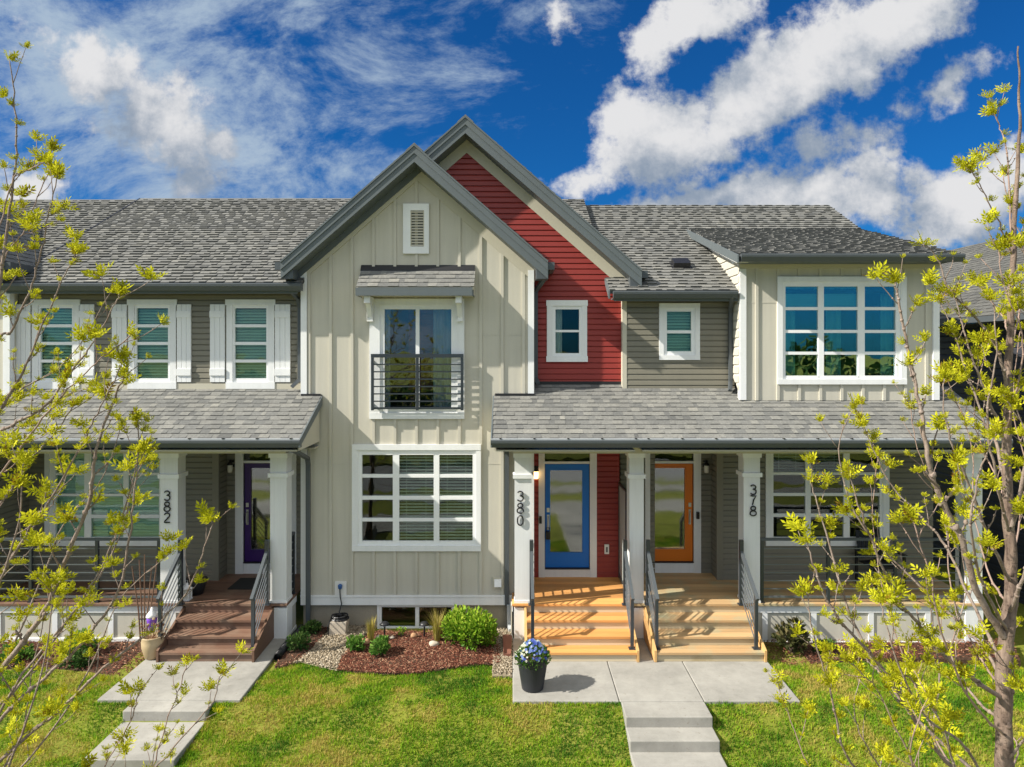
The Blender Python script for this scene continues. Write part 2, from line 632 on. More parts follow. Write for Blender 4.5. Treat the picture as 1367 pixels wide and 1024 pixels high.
def gable_roof(h, xc, zp, hw, sl, yf, yb, wall_y, frieze=.20, mat='shingle'):
    """two slopes with rake boards, soffit and frieze; the ridge runs back from the street"""
    ze = zp - sl * hw
    ca = 1 / math.hypot(1, sl)
    mb = MB()
    L = hw / ca
    for sg in (-1, 1):
        o = (xc + sg * hw, yf if sg > 0 else yb, ze)
        U = (0, 1, 0) if sg > 0 else (0, -1, 0)
        fr = slope_frame(o, U, (-sg, 0, sl))
        shingles(mb, [(0, 0), (yb - yf, 0), (yb - yf, L), (0, L)], fr)
    roof = part(mb, 'gable_roof', M[mat], h)
    d = MB()
    for sg in (-1, 1):
        d.prism([(xc, yf + .03, zp - .005), (xc + sg * hw, yf + .03, ze - .005), (xc + sg * hw, yf + .03, ze - .06), (xc, yf + .03, zp - .06)], (0, yb - yf - .03, 0))
    part(d, 'roof_deck', M['roofdeck'], roof)
    cap = MB()
    nseg = int((yb - yf) / .3)
    for i in range(nseg):
        y0 = yf - .01 + i * .3
        cap.prism([(xc - .14, y0, zp - .14 * sl + .022 + .006), (xc, y0, zp + .030), (xc + .14, y0, zp - .14 * sl + .028), (xc + .14, y0, zp - .14 * sl), (xc, y0, zp + .005), (xc - .14, y0, zp - .14 * sl)], (0, .31, 0), RND.uniform(.2, .6))
    part(cap, 'ridge_cap', M[mat], roof)
    f = MB()
    for sg in (-1, 1):
        x1 = xc + sg * hw

        def pg(a, b, y, t, inner=0.0):
            f.prism([(xc, y, zp - a), (x1, y, ze - a), (x1, y, ze - b), (xc, y, zp - b)], (0, t, 0))
        pg(-.004, .030, yf - .030, .05)
        pg(.034, .150, yf - .016, .034)
        pg(.150, .300, yf, .032)
    part(f, 'rake_board', M['fascia'], h)
    s = MB()
    for sg in (-1, 1):
        x1 = xc + sg * hw
        s.prism([(xc, yf + .034, zp - .285), (x1, yf + .034, ze - .285), (x1, yf + .034, ze - .300), (xc, yf + .034, zp - .300)], (0, wall_y - yf - .036, 0))
    part(s, 'soffit', M['fascia'], h)
    b = MB()
    for sg in (-1, 1):
        x1 = xc + sg * (hw - .22)
        zz = zp - .302 - sl * (hw - .22)
        b.prism([(xc, wall_y - .028, zp - .302), (x1, wall_y - .028, zz), (x1, wall_y - .028, zz - frieze), (xc, wall_y - .028, zp - .302 - frieze)], (0, .026, 0))
    part(b, 'frieze_board', M['beige_trim'], h)
    for sg in (-1, 1):
        g = MB()
        x1 = xc + sg * hw
        g.box(x1 - .01 if sg > 0 else x1 - .12, x1 + .12 if sg > 0 else x1 + .01, yf + .05, yb - .8, ze - .14, ze - .01)
        g.box(x1 - sg * .20, x1 + sg * .01, yf + .034, wall_y - .004, ze - .30, ze - .1)
        part(g, 'eave_gutter', M['charcoal'], h)
    return roof


# ------------------------------------------------------------------ windows, doors, rails, posts
def blind_mesh(kind, x0, x1, z0, z1, y):
    mb = MB()
    if kind == 'open':
        n = int((z1 - z0) / .056)
        for i in range(n):
            z = z0 + .02 + i * .056
            mb.prism([(x0, y, z - .008), (x0, y + .046, z + .011), (x0, y + .046, z + .014), (x0, y, z - .005)], (x1 - x0, 0, 0), RND.uniform(.3, .7))
        k = max(2, int((x1 - x0) / .45))
        for i in range(k):
            x = x0 + (i + .5) * (x1 - x0) / k
            mb.box(x - .003, x + .003, y - .004, y - .002, z0, z1)
        mb.box(x0, x1, y - .005, y + .05, z1 - .03, z1)
    elif kind == 'closed':
        n = int((z1 - z0) / .053)
        for i in range(n):
            z = z0 + i * .053
            mb.prism([(x0, y, z), (x0, y + .010, z + .024), (x0, y + .030, z + .047), (x0, y + .032, z + .047), (x0, y + .012, z + .023), (x0, y + .002, z)], (x1 - x0, 0, 0), RND.uniform(.2, .8))
    elif kind == 'shade':
        mb.box(x0, x1, y, y + .004, z0, z1)
        for i in range(9):
            z = z0 + (i + .5) * (z1 - z0) / 9
            mb.box(x0, x1, y - .006, y, z - .012, z + .012, .8)
    elif kind == 'curtain':
        n = int((x1 - x0) / .02) + 2
        pts = []
        for i in range(n + 1):
            x = x0 + (x1 - x0) * i / n
            pts.append((x, y + .028 * math.sin(i * 1.05) + .012 * math.sin(i * .37)))
        for a, b in zip(pts, pts[1:]):
            mb.face([(a[0], a[1], z0), (b[0], b[1], z0), (b[0], b[1], z1), (a[0], a[1], z1)])
    return mb


def window(h, Y, out, inn, cols, rows, glass='glass', blinds=(), head=0.0, sill=0.0, casing='white', depth=1.1, name='window', room=True, label=None):
    """out / inn: casing outer and inner rectangle (x0,x1,z0,z1); cols, rows: clear glass ranges"""
    x0, x1, z0, z1 = out
    a0, a1, b0, b1 = inn
    mb = MB()
    yf = Y - .038
    mb.box(x0, a0, yf, Y - .002, b0, b1)
    mb.box(a1, x1, yf, Y - .002, b0, b1)
    mb.box(x0 - head, x1 + head, yf - .006, Y - .002, b1, z1)
    mb.box(x0 - sill, x1 + sill, yf - .008, Y - .002, z0, b0)
    w = part(mb, name, M[casing], h, label)
    s = MB()
    cols = sorted(cols)
    rows = sorted(rows)
    yy0, yy1 = Y - .020, Y + .045
    xs = [a0] + [v for c in cols for v in c] + [a1]
    for i in range(0, len(xs), 2):
        mid = 0 < i < len(xs) - 2
        s.box(xs[i], xs[i + 1], yy0 + (.008 if mid else 0), yy1, b0, b1)
    zs = [b0] + [v for r in rows for v in r] + [b1]
    for i in range(0, len(zs), 2):
        mid = 0 < i < len(zs) - 2
        for c in cols:
            s.box(c[0], c[1], yy0 + (.012 if mid else .002), yy1 - .003, zs[i], zs[i + 1])
    part(s, 'sash', M['vinyl_white'], w)
    g = MB()
    g.box(a0 + .006, a1 - .006, Y + .016, Y + .022, b0 + .006, b1 - .006)
    part(g, 'pane', M[glass], w)
    for (kind, bx0, bx1, bz0, bz1) in blinds:
        yb = Y + .075 if kind != 'curtain' else Y + .16
        part(blind_mesh(kind, bx0, bx1, bz0, bz1, yb), 'curtain' if kind == 'curtain' else 'blind', M['curtain' if kind == 'curtain' else 'blind'], w)
    if room:
        r = MB()
        e = .12
        ya, yb = Y + .05, Y + depth
        r.face([(a0 - e, yb, b0 - e), (a1 + e, yb, b0 - e), (a1 + e, yb, b1 + e), (a0 - e, yb, b1 + e)])
        r.face([(a0 - e, ya, b0 - e), (a0 - e, yb, b0 - e), (a0 - e, yb, b1 + e), (a0 - e, ya, b1 + e)])
        r.face([(a1 + e, ya, b0 - e), (a1 + e, yb, b0 - e), (a1 + e, yb, b1 + e), (a1 + e, ya, b1 + e)])
        r.face([(a0 - e, ya, b0 - e), (a1 + e, ya, b0 - e), (a1 + e, yb, b0 - e), (a0 - e, yb, b0 - e)])
        r.face([(a0 - e, ya, b1 + e), (a1 + e, ya, b1 + e), (a1 + e, yb, b1 + e), (a0 - e, yb, b1 + e)])
        part(r, 'room', M['room'], w)
    return w


def pxwin(h, Y, out, inn, cols, rows, **k):
    """the same, measured in photograph pixels on the wall plane at Y"""
    xr = lambda r: (X(r[0], Y), X(r[1], Y))
    zr = lambda r: (Z(r[1], Y), Z(r[0], Y))
    o = xr(out[:2]) + zr(out[2:])
    i = xr(inn[:2]) + zr(inn[2:])
    if 'blinds' in k:
        k['blinds'] = [(b[0],) + xr(b[1:3]) + zr(b[3:5]) for b in k['blinds']]
    return window(h, Y, o, i, [xr(c) for c in cols], [zr(r) for r in rows], **k)


def hole(Y, inn):
    return (X(inn[0], Y) - .004, X(inn[1], Y) + .004, Z(inn[3], Y) - .004, Z(inn[2], Y) + .004)


def entry_door(h, Y, x0, x1, zf, ztop, z_tr, cas, paintm, glz, handle_left, glass='glass_door', name='door', lockbox=False):
    """door slab with full lite, transom above, casing, white sill panel; x0,x1 slab; zf slab foot; ztop slab top; z_tr casing top"""
    mb = MB()
    mb.box(cas[0], x0 - .012, Y - .045, Y - .002, cas[2], z_tr)
    mb.box(x1 + .012, cas[1], Y - .045, Y - .002, cas[2], z_tr)
    mb.box(x0 - .012, x1 + .012, Y - .03, Y + .06, cas[2], zf - .02)
    mb.box(x0 - .012, x1 + .012, Y - .030, Y + .06, ztop + .012, ztop + .055)
    mb.box(x0 - .012, x1 + .012, Y - .045, Y - .002, z_tr - .04, z_tr)
    fr = part(mb, 'door_casing', M['white'], h)
    th = MB()
    th.box(x0 - .012, x1 + .012, Y - .055, Y + .06, zf - .020, zf - .004)
    part(th, 'threshold', M['flash'], fr)
    t = MB()
    t.box(x0 - .01, x1 + .01, Y + .012, Y + .018, ztop + .055, z_tr - .04)
    part(t, 'transom', M['glass_dark'], fr)
    gx0, gx1, gz0, gz1 = glz
    d = MB()
    ya, yb = Y + .005, Y + .05
    d.box(x0, gx0, ya, yb, zf, ztop)
    d.box(gx1, x1, ya, yb, zf, ztop)
    d.box(gx0, gx1, ya, yb, zf, gz0)
    d.box(gx0, gx1, ya, yb, gz1, ztop)
    b = .022
    for (p, q, r, s2) in ((gx0 - b, gx0, gz0 - b, gz1 + b), (gx1, gx1 + b, gz0 - b, gz1 + b), (gx0, gx1, gz0 - b, gz0), (gx0, gx1, gz1, gz1 + b)):
        d.box(p, q, ya - .012, ya, r, s2)
    door = part(d, name, M[paintm], h)
    g = MB()
    g.box(gx0 + .001, gx1 - .001, Y + .022, Y + .030, gz0 + .001, gz1 - .001)
    part(g, 'door_glass', M[glass], door)
    hx = x0 + .055 if handle_left else x1 - .055
    hz = zf + .98
    k = MB()
    k.box(hx - .026, hx + .026, Y - .010, Y + .004, hz + .08, hz + .16)
    k.box(hx - .022, hx + .022, Y - .008, Y + .004, hz - .26, hz + .03)
    k.tube([(hx, Y - .004, hz + .0), (hx, Y - .05, hz - .02), (hx, Y - .055, hz - .13), (hx, Y - .05, hz - .22), (hx, Y - .004, hz - .24)], .011, 8)
    part(k, 'handle', M['steel'], door)
    if lockbox:
        k = MB()
        k.box(hx - .045, hx + .035, Y - .10, Y - .02, hz - .42, hz - .28)
        k.tube([(hx - .03, Y - .06, hz - .28), (hx - .03, Y - .06, hz - .20), (hx + .02, Y - .06, hz - .20), (hx + .02, Y - .06, hz - .28)], .007, 6)
        part(k, 'lock_box', M['black'], door)
    r = MB()
    r.box(x0 - .3, x1 + .3, Y + 1.3, Y + 1.32, cas[2], z_tr + .1)
    r.box(x0 - .32, x0 - .3, Y + .07, Y + 1.3, cas[2], z_tr + .1)
    r.box(x1 + .3, x1 + .32, Y + .07, Y + 1.3, cas[2], z_tr + .1)
    r.box(x0 - .3, x1 + .3, Y + .07, Y + 1.3, z_tr + .1, z_tr + .12)
    r.box(x0 - .3, x1 + .3, Y + .07, Y + 1.3, cas[2] - .02, cas[2])
    part(r, 'room', M['room'], fr)
    return door


def porch_post(h, x0, x1, yf, zb, zt, band_z, base=None, number=None, d=.28):
    mb = MB()
    mb.box(x0, x1, yf, yf + d, zb, zt)
    p = part(mb, 'porch_post', M['grained_white'], h)
    for (za, zc, w, nm) in ((band_z - .035, band_z + .035, .030, 'post_band'), (zt - .075, zt, .022, 'post_cap'), (zb + .004, zb + .05, .010, 'post_foot')):
        t = MB()
        t.box(x0 - w, x1 + w, yf - w, yf, za, zc)
        t.box(x0 - w, x1 + w, yf + d, yf + d + w, za, zc)
        t.box(x0 - w, x0, yf, yf + d, za, zc)
        t.box(x1, x1 + w, yf, yf + d, za, zc)
        part(t, nm, M['white'], p)
    if base is not None:
        b = MB()
        b.box(x0 - .01, x1 + .01, yf - .01, yf + d, base, zb - .075)
        part(b, 'post_base', M['white'], p)
    return p


DIG = {  # craftsman numerals as strokes in a unit box 0.62 wide, 1 high
    '3': [[(.04, .86), (.18, .98), (.42, .98), (.58, .84), (.54, .64), (.30, .55), (.56, .48), (.62, .24), (.46, .03), (.18, .02), (.02, .14)]],
    '8': [[(.31, .55), (.08, .68), (.08, .90), (.31, 1.0), (.54, .90), (.54, .68), (.31, .55), (.02, .40), (.02, .12), (.31, 0), (.60, .12), (.60, .40), (.31, .55)]],
    '0': [[(.31, 1.0), (.08, .84), (.02, .5), (.08, .16), (.31, 0), (.54, .16), (.60, .5), (.54, .84), (.31, 1.0)]],
    '2': [[(.04, .80), (.14, .95), (.34, 1.0), (.54, .92), (.58, .74), (.44, .50), (.02, .02), (.62, .02)]],
    '7': [[(.02, .98), (.62, .98), (.36, .55), (.24, .02)]],
}


def smooth_path(p, n=4):
    out = []
    closed = p[0] == p[-1]
    k = len(p)
    for i in range(k - 1):
        p0 = p[i - 1] if i > 0 else (p[-2] if closed else p[0])
        p1, p2 = p[i], p[i + 1]
        p3 = p[i + 2] if i + 2 < k else (p[1] if closed else p[-1])
        for j in range(n):
            t = j / n
            out.append(tuple(.5 * ((2 * b) + (-a + c) * t + (2 * a - 5 * b + 4 * c - d) * t * t + (-a + 3 * b - 3 * c + d) * t ** 3) for a, b, c, d in zip(p0, p1, p2, p3)))
    out.append(p[-1])
    return out


def numerals(post, txt, xc, y, ztop, hgt, gap):
    for i, ch in enumerate(txt):
        mb = MB()
        z0 = ztop - (i + 1) * hgt - i * gap
        for st in DIG[ch]:
            pts = st if ch == '7' else smooth_path(st)
            mb.tube([(xc + (u - .31) * hgt * .98, y - .022, z0 + v * hgt) for u, v in pts], .0115, 6)
        mb.box(xc - .004, xc + .004, y - .02, y, z0 + hgt * .5, z0 + hgt * .5 + .008)
        part(mb, 'house_number', M['black'], post)


def straight_rail(h, p0, p1, zb, zt, posts, nb=6, pw=.05):
    """level guard with thin horizontal bars between posts; p0,p1 = (x,y)"""
    r = MB()
    a, b = Vector((p0[0], p0[1], 0)), Vector((p1[0], p1[1], 0))
    dz = Vector((0, 0, 1))
    r.bar(a + dz * (zt - .02), b + dz * (zt - .02), .055, .04)
    rail = part(r, 'railing', M['charcoal'], h)
    m = MB()
    m.bar(a + dz * (zb + .09), b + dz * (zb + .09), .03, .03)
    for i in range(nb):
        z = zb + .09 + (i + 1) * (zt - .04 - zb - .09) / (nb + 1)
        m.bar(a + dz * z, b + dz * z, .015, .015)
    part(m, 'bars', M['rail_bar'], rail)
    for t in posts:
        q = a.lerp(b, t)
        m = MB()
        m.box(q.x - pw / 2, q.x + pw / 2, q.y - pw / 2, q.y + pw / 2, zb, zt - .005)
        m.box(q.x - pw * .8, q.x + pw * .8, q.y - pw * .8, q.y + pw * .8, zb, zb + .01)
        part(m, 'rail_post', M['rail'], rail)
    return rail


def stair_rail(h, x, yt, zt, yb, zb, hgt=.93, over=.10, x2=None):
    """sloping guard of a short stair: top post stands on the deck, lower post on a tread"""
    x2 = x if x2 is None else x2
    r = MB()
    p_top = Vector((x, yt, zt + hgt))
    p_bot = Vector((x2, yb, zb + hgt - .06))
    d = (p_bot - p_top).normalized()
    r.bar(p_top + Vector((0, -.0, -.02)), p_bot + d * over, .05, .05)
    rail = part(r, 'stair_rail', M['charcoal'], h)
    m = MB()
    for i in range(7):
        o = Vector((0, 0, -.10 - i * .115))
        m.bar(p_top + o, p_bot + o, .014, .014)
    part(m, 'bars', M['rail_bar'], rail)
    m = MB()
    m.box(x - .032, x + .032, yt - .032, yt + .032, zt, zt + hgt + .17)
    m.box(x - .055, x + .055, yt - .055, yt + .055, zt, zt + .012)
    part(m, 'rail_post', M['rail'], rail)
    m = MB()
    m.box(x2 - .026, x2 + .026, yb - .026, yb + .026, zb, zb + hgt - .085)
    m.box(x2 - .055, x2 + .055, yb - .055, yb + .055, zb, zb + .012)
    part(m, 'rail_post', M['rail'], rail)
    return rail


def stairs(h, x0, x1, y_deck, zd, treads, tm, rm, sm, skirts=(1, 1), wide=0.0):
    """treads: list of (y_nose, z) below the deck; each tread two planks, a riser board behind"""
    yb = [y_deck] + [t[0] for t in treads]
    first = None
    for i, (yn, z) in enumerate(treads):
        mb = MB()
        back = yb[i] + .03
        mid = (yn + back) / 2
        for (a, b) in ((yn - .022, mid - .003), (mid + .003, back)):
            mb.box(x0 + .035, x1 - .035, a, b, z - .036, z, RND.uniform(.2, .8))
        o = part(mb, 'tread', M[tm], h)
        mb = MB()
        ztop = zd if i == 0 else treads[i - 1][1]
        ysp = yb[i] + .006
        mb.box(x0 + .04, x1 - .04, ysp, ysp + .02, z + .002, ztop - .038, RND.uniform(.3, .7))
        part(mb, 'riser', M[rm], h)
    mb = MB()
    yn, z = treads[-1]
    mb.box(x0 + .04, x1 - .04, yn + .006, yn + .026, .002, z - .038)
    part(mb, 'riser', M[rm], h)
    yl = treads[-1][0] - .03
    for k, xx in enumerate((x0, x1 - .036)):
        if not skirts[k]:
            continue
        mb = MB()
        mb.prism([(xx, y_deck + .02, .02), (xx, yl, .004), (xx, yl, treads[-1][1] + .035), (xx, y_deck - .02, zd - .06), (xx, y_deck + .02, zd - .06)], (.036, 0, 0))
        part(mb, 'stringer', M[sm], h)


def deck(h, x0, x1, y0, y1, z, tm, th=.036, name='deck', along='x'):
    mb = MB()
    y = y0
    while y < y1 - .02:
        e = min(y + .138, y1)
        mb.box(x0, x1, y, e, z - th, z, RND.uniform(.1, .9))
        y += .143
    return part(mb, name, M[tm], h)


def downspout(h, pts, w=.075, d=.055, m='charcoal', name='downspout'):
    mb = MB()
    pts = [Vector(p) for p in pts]
    for a, b in zip(pts, pts[1:]):
        e = (b - a).normalized() * .012
        mb.bar(a - e, b + e, w, d, up=(0, 1, 0) if abs((b - a).normalized().y) < .8 else (0, 0, 1))
    return part(mb, name, M[m], h)


def wall_lamp(h, x, y, z, lit=False, sgn=1):
    mb = MB()
    mb.box(x - .05, x + .05, y - .02, y, z + .02, z + .15)
    mb.tube([(x, y - .015, z + .12), (x, y - .09, z + .16), (x, y - .11, z + .12)], .010, 6)
    mb.lathe(x, y - .11, [(.02, z + .13), (.055, z + .09), (.06, z + .07), (.0, z + .075)], 14)
    o = part(mb, 'porch_lamp', M['black' if not lit else 'flash'], h)
    g = MB()
    g.lathe(x, y - .11, [(.0, z - .075), (.042, z - .07), (.05, z + .0), (.046, z + .07)], 14)
    part(g, 'lamp_shade', M['bulb' if lit else 'frost_lamp'], o, smooth=True)
    return o


def louvre_vent(h, x0, x1, z0, z1, i0, i1, j0, j1, Y):
    mb = MB()
    for (a, b, c, d) in ((x0, i0, z0, z1), (i1, x1, z0, z1), (i0, i1, z0, j0), (i0, i1, j1, z1)):
        mb.box(a, b, Y - .045, Y - .002, c, d)
    o = part(mb, 'gable_vent', M['white'], h)
    s = MB()
    n = 13
    for k in range(n):
        z = j0 + (k + .15) * (j1 - j0) / n
        s.prism([(i0 + .012, Y - .052, z), (i0 + .012, Y - .030, z + .030), (i0 + .012, Y - .024, z + .030), (i0 + .012, Y - .046, z - .003)], (i1 - i0 - .024, 0, 0))
    for xx in (i0, i1 - .014):
        s.box(xx, xx + .014, Y - .05, Y - .012, j0, j1)
    part(s, 'louvre', M['beige_trim'], o)
    s = MB()
    s.box(i0 + .001, i1 - .001, Y - .011, Y - .004, j0 + .001, j1 - .001)
    part(s, 'screen', M['fascia'], o)
    return o
# ------------------------------------------------------------------ the row of houses
YB, YR, YG, YY, YL = 12.2, 12.55, 12.42, 12.0, 12.4
DECK = 0.60
TREADS = [(11.34, .45), (11.05, .30), (10.80, .15)]
house_left = thing('townhouse', 'townhouse cut off by the left photo edge with only a dark gable end showing', 'house', (-10.5, 12.2, 0), 'row of attached townhouses')
house382 = thing('townhouse', 'grey sided townhouse with white shutters, a purple front door and brown porch steps', 'house', (-6.3, 12.2, 0), 'row of attached townhouses')
house380 = thing('townhouse', 'tall beige board and batten gabled townhouse with red siding and a blue front door', 'house', (-.8, 12.2, 0), 'row of attached townhouses')
house378 = thing('townhouse', 'townhouse with an orange front door and a beige upstairs bay with a wide window', 'house', (5.0, 12.2, 0), 'row of attached townhouses')
house_right = thing('house', 'dark sided house with a grey roof behind the tree on the right', 'house', (12, 14, 0))

# ---- main roofs
SL = .56
front_roof(house382, -8.92, -3.70, 12.0, 6.11, 16.4, 6.11 + SL * 4.4)
front_roof(house380, -3.70, 1.72, 13.3, 6.11 + SL * 1.3, 16.4, 6.11 + SL * 4.4, name='back_roof')
front_roof(house378, 1.72, 7.62, 12.05, 5.98, 16.4, 5.98 + SL * 4.35)
front_roof(house_left, -15.5, -8.96, 12.0, 6.08, 16.4, 6.08 + SL * 4.4)
mb = MB()
mb.prism([(-8.96, 11.99, 6.128), (-8.96, 16.4, 6.128 + SL * 4.41), (-8.96, 16.4, 6.07 + SL * 4.41), (-8.96, 11.99, 6.07)], (.03, 0, 0))
part(mb, 'roof_flashing', M['flash'], house382)
for (h, x0, x1, dz) in ((house382, -8.92, -3.70, 0), (house378, 1.72, 7.62, -.166), (house_left, -15.5, -8.96, -.03)):
    mb = MB()
    mb.prism([(x0, 16.25, 8.51 + dz), (x0, 16.4, 8.596 + dz), (x0, 16.55, 8.51 + dz)], (x1 - x0, 0, 0), .35)
    part(mb, 'ridge_cap', M['shingle'], h)
    mb = MB()
    mb.prism([(x0, 16.42, 8.54 + dz), (x0, 20.8, 6.1), (x0, 20.8, 6.0), (x0, 16.42, 8.48 + dz)], (x1 - x0, 0, 0), .3)
    mb.box(x0 + .06, x1 - .06, 20.3, 20.42, 0, 6.1)
    part(mb, 'rear_slope', M['shingle'], h)

# ================================================================= 380
h = house380
o_jul = (493.7, 620, 399, 559)
i_jul = (507.5, 611, 407.5, 551)
o_low = (470.5, 642, 593, 735)
i_low = (478.5, 635.5, 600.5, 727.5)
poly = [(-3.756, .40), (.38, .40), (.38, 6.37), (-1.69, 8.185), (-3.756, 6.38)]
mb = MB()
board_batten(mb, poly, [hole(YB, i_jul), hole(YB, i_low)], front(YB), [-1.708 + .383 * k for k in range(-5, 6)], .052, .024, (Z(447, YB), Z(619, YB), Z(272.5, YB)))
part(mb, 'beige_wall', M['beige'], h)
mb = MB()
mb.face([(.38, YB, .4), (.38, 13.05, .4), (.38, 13.05, 6.37), (.38, YB, 6.37)])
mb.face([(-3.756, YB, .4), (-3.756, 13.3, .4), (-3.756, 13.3, 6.38), (-3.756, YB, 6.38)])
part(mb, 'side_wall', M['beige'], h)
for xa, xb in ((-3.768, -3.66), (.285, .392)):
    mb = MB()
    mb.box(xa, xb, YB - .034, YB + .10, .56, 6.40 if xa < 0 else 6.36)
    part(mb, 'corner_board', M['white'], h)
mb = MB()
mb.box(-3.768, .40, YB - .040, YB + .02, .39, .555)
mb.box(-3.768, .40, YB - .052, YB - .041, .535, .57)
part(mb, 'base_trim', M['white'], h)
mb = MB()
for a, b, u0, u1, w0, w1 in strips([(-3.74, -.4), (.37, -.4), (.37, .39), (-3.74, .39)], [hole(12.24, (504, 608, 807, 841))], -.4, .39):
    mb.face([(u0, 12.24, a), (u1, 12.24, a), (w1, 12.24, b), (w0, 12.24, b)])
part(mb, 'foundation', M['foundation'], h)
gable_roof(h, -1.69, 8.49, 2.31, .874, 11.8, 15.6, YB, .22)
pxwin(h, YB, o_jul, i_jul, [(513.5, 555), (560, 602.5)], [(413, 545)], glass='glass_clear', head=0, name='balcony_door', depth=1.6,
      blinds=[('curtain', 577, 606, 408, 551), ('curtain', 508, 519, 408, 551)])
pxwin(h, YB, o_low, i_low, [(483.5, 524.5), (533, 579), (586.5, 631)], [(607, 633), (637.5, 662), (667, 691.5), (696, 722)], glass='glass_dark', depth=1.8,
      blinds=[('open', 529, 581, 603, 726), ('open', 584, 634, 603, 726)])
pxwin(h, 12.24, (504, 608, 805.5, 843), (507, 605, 808, 839), [(509.5, 554.5), (559.5, 603)], [(810, 836.5)], glass='glass_dark', name='basement_window')
louvre_vent(h, X(538.5, YB), X(573, YB), Z(339, YB), Z(272.5, YB), X(548.5, YB), X(566.5, YB), Z(329.5, YB), Z(281.5, YB), YB)

# balcony guard in front of the upstairs door
r = MB()
bx0, bx1, bz0, bz1 = X(495.5, 12.08), X(618.8, 12.08), Z(547, 12.08), Z(472.5, 12.08)
r.box(bx0, bx1, 12.05, 12.11, bz1 - .065, bz1)
rail = part(r, 'balcony_railing', M['rail'], h)
m = MB()
for i in range(7):
    z = bz0 + .02 + i * (bz1 - .075 - bz0) / 7
    m.box(bx0 + .01, bx1 - .01, 12.065, 12.085 + (.012 if i == 0 else 0), z - .011, z + .011 + (.014 if i == 0 else 0))
part(m, 'bars', M['rail'], rail)
for xx in (bx0 + .025, (bx0 + bx1) / 2, bx1 - .025):
    m = MB()
    m.box(xx - .024, xx + .024, 12.056, 12.104, bz0 - .01, bz1 - .066)
    for zz in (bz0 + .08, bz1 - .14):
        m.box(xx - .012, xx + .012, 12.104, 12.162, zz - .02, zz + .02)
    part(m, 'rail_post', M['rail'], rail)

# small shingled canopy on brackets
cx0, cx1 = X(475.5, 11.76), X(633, 11.76)
ce, ct = Z(383, 11.76), Z(359, YB)
mb = MB()
shingles(mb, [(0, 0), (cx1 - cx0, 0), (cx1 - cx0 - .0, math.hypot(.43, ct - ce)), (0, math.hypot(.43, ct - ce))], slope_frame((cx0, 11.76, ce), (1, 0, 0), (0, .43, ct - ce)), .125)
can = part(mb, 'canopy', M['shingle'], h)
m = MB()
m.prism([(cx0 + .01, 11.765, ce - .004), (cx0 + .01, YB - .004, ct - .004), (cx0 + .01, YB - .004, ce - .14), (cx0 + .01, 11.80, ce - .14), (cx0 + .01, 11.80, ce - .05), (cx0 + .01, 11.765, ce - .05)], (cx1 - cx0 - .02, 0, 0))
part(m, 'canopy_frame', M['beige_trim'], can)
m = MB()
m.box(cx0 - .012, cx1 - .03, 11.755, 11.79, ce - .150, ce - .012)
m.box(cx0 - .012, cx0 + .008, 11.792, YB - .03, ce - .150, ce - .04)
m.box(cx1 - .03, cx1 - .012, 11.792, YB - .03, ce - .150, ce - .04)
part(m, 'canopy_fascia', M['fascia'], can)
m = MB()
m.prism([(cx0 - .01, YB - .07, ct - .05), (cx0 - .01, YB - .07, ct - .025), (cx0 - .01, YB - .004, ct + .07), (cx0 - .01, YB - .004, ct)], (cx1 - cx0, 0, 0))
part(m, 'canopy_flashing', M['flash'], can)
for (pa, pb) in ((488.5, 496.5), (609, 617)):
    xa, xb = X(pa, 12.0), X(pb, 12.0)
    m = MB()
    m.box(xa, xb, 11.83, YB - .04, ce - .27, ce - .152)
    m.box(xa, xb, YB - .13, YB - .04, ce - .58, ce - .272)
    pts = []
    for i in range(7):
        q = i / 6
        pts.append((xa + .012, 11.86 + (YB - .13 - 11.86) * q, ce - .272 - .24 * q ** 1.8))
    pts2 = [(xa + .012, YB - .131, ce - .56), (xa + .012, YB - .131, ce - .273), (xa + .012, 11.86, ce - .273)]
    m.prism(pts[1:] + pts2, (xb - xa - .024, 0, 0))
    part(m, 'bracket', M['white'], can)

# red gable behind
i_red = (737.5, 777, 408.5, 475.5)
mb = MB()
lap_siding(mb, [(-1.9, 4.2), (2.2, 4.2), (2.2, 6.16), (-.83, 8.80), (-1.9, 7.86)], [hole(YR, i_red)], front(YR))
part(mb, 'red_wall', M['red_siding'], h)
gable_roof(h, -.83, 9.1, 3.14, .87, 12.15, 17.4, YR, .24)
pxwin(h, YR, (730, 783.5, 401, 483), i_red, [(741.5, 773)], [(413, 440.5), (443.5, 471.5)], glass='glass_dark', head=.012, sill=.012,
      blinds=[('curtain', 738, 751, 409, 475)])
# entry recess
mb = MB()
d0, d1 = X(728, 13.05), X(786.5, 13.05)
lap_siding(mb, [(.38, DECK), (2.05, DECK), (2.05, 3.25), (.38, 3.25)], [(X(722, 13.05), X(793, 13.05), DECK - .01, 3.19)], front(13.05))
part(mb, 'entry_wall', M['red_siding'], h)
entry_door(h, 13.07, d0, d1, Z(758, 13.05), Z(620, 13.05), 3.2, (X(719, 13.05), X(796.5, 13.05), DECK), 'blue_door',
           (X(734.5, 13.05), X(777.5, 13.05), Z(738, 13.05), Z(628, 13.05)), True, lockbox=True)
wall_lamp(h, X(715.5, 12.94), 13.05, Z(634, 12.94), True)
for (hh, px, py, Yd) in ((house380, 721.5, 694, 13.0), (house378, 931.5, 688, 13.25)):
    m = MB()
    m.box(X(px - 1.7, Yd), X(px + 1.7, Yd), Yd - .035, Yd + .03, Z(py + 4.5, Yd), Z(py - 4.5, Yd))
    part(m, 'doorbell', M['black'], hh)
m = MB()
m.box(X(807, 13.0), X(813, 13.0), 12.99, 13.04, Z(739.5, 13), Z(727, 13))
o = part(m, 'outlet_cover', M['plate'], h)
m = MB()
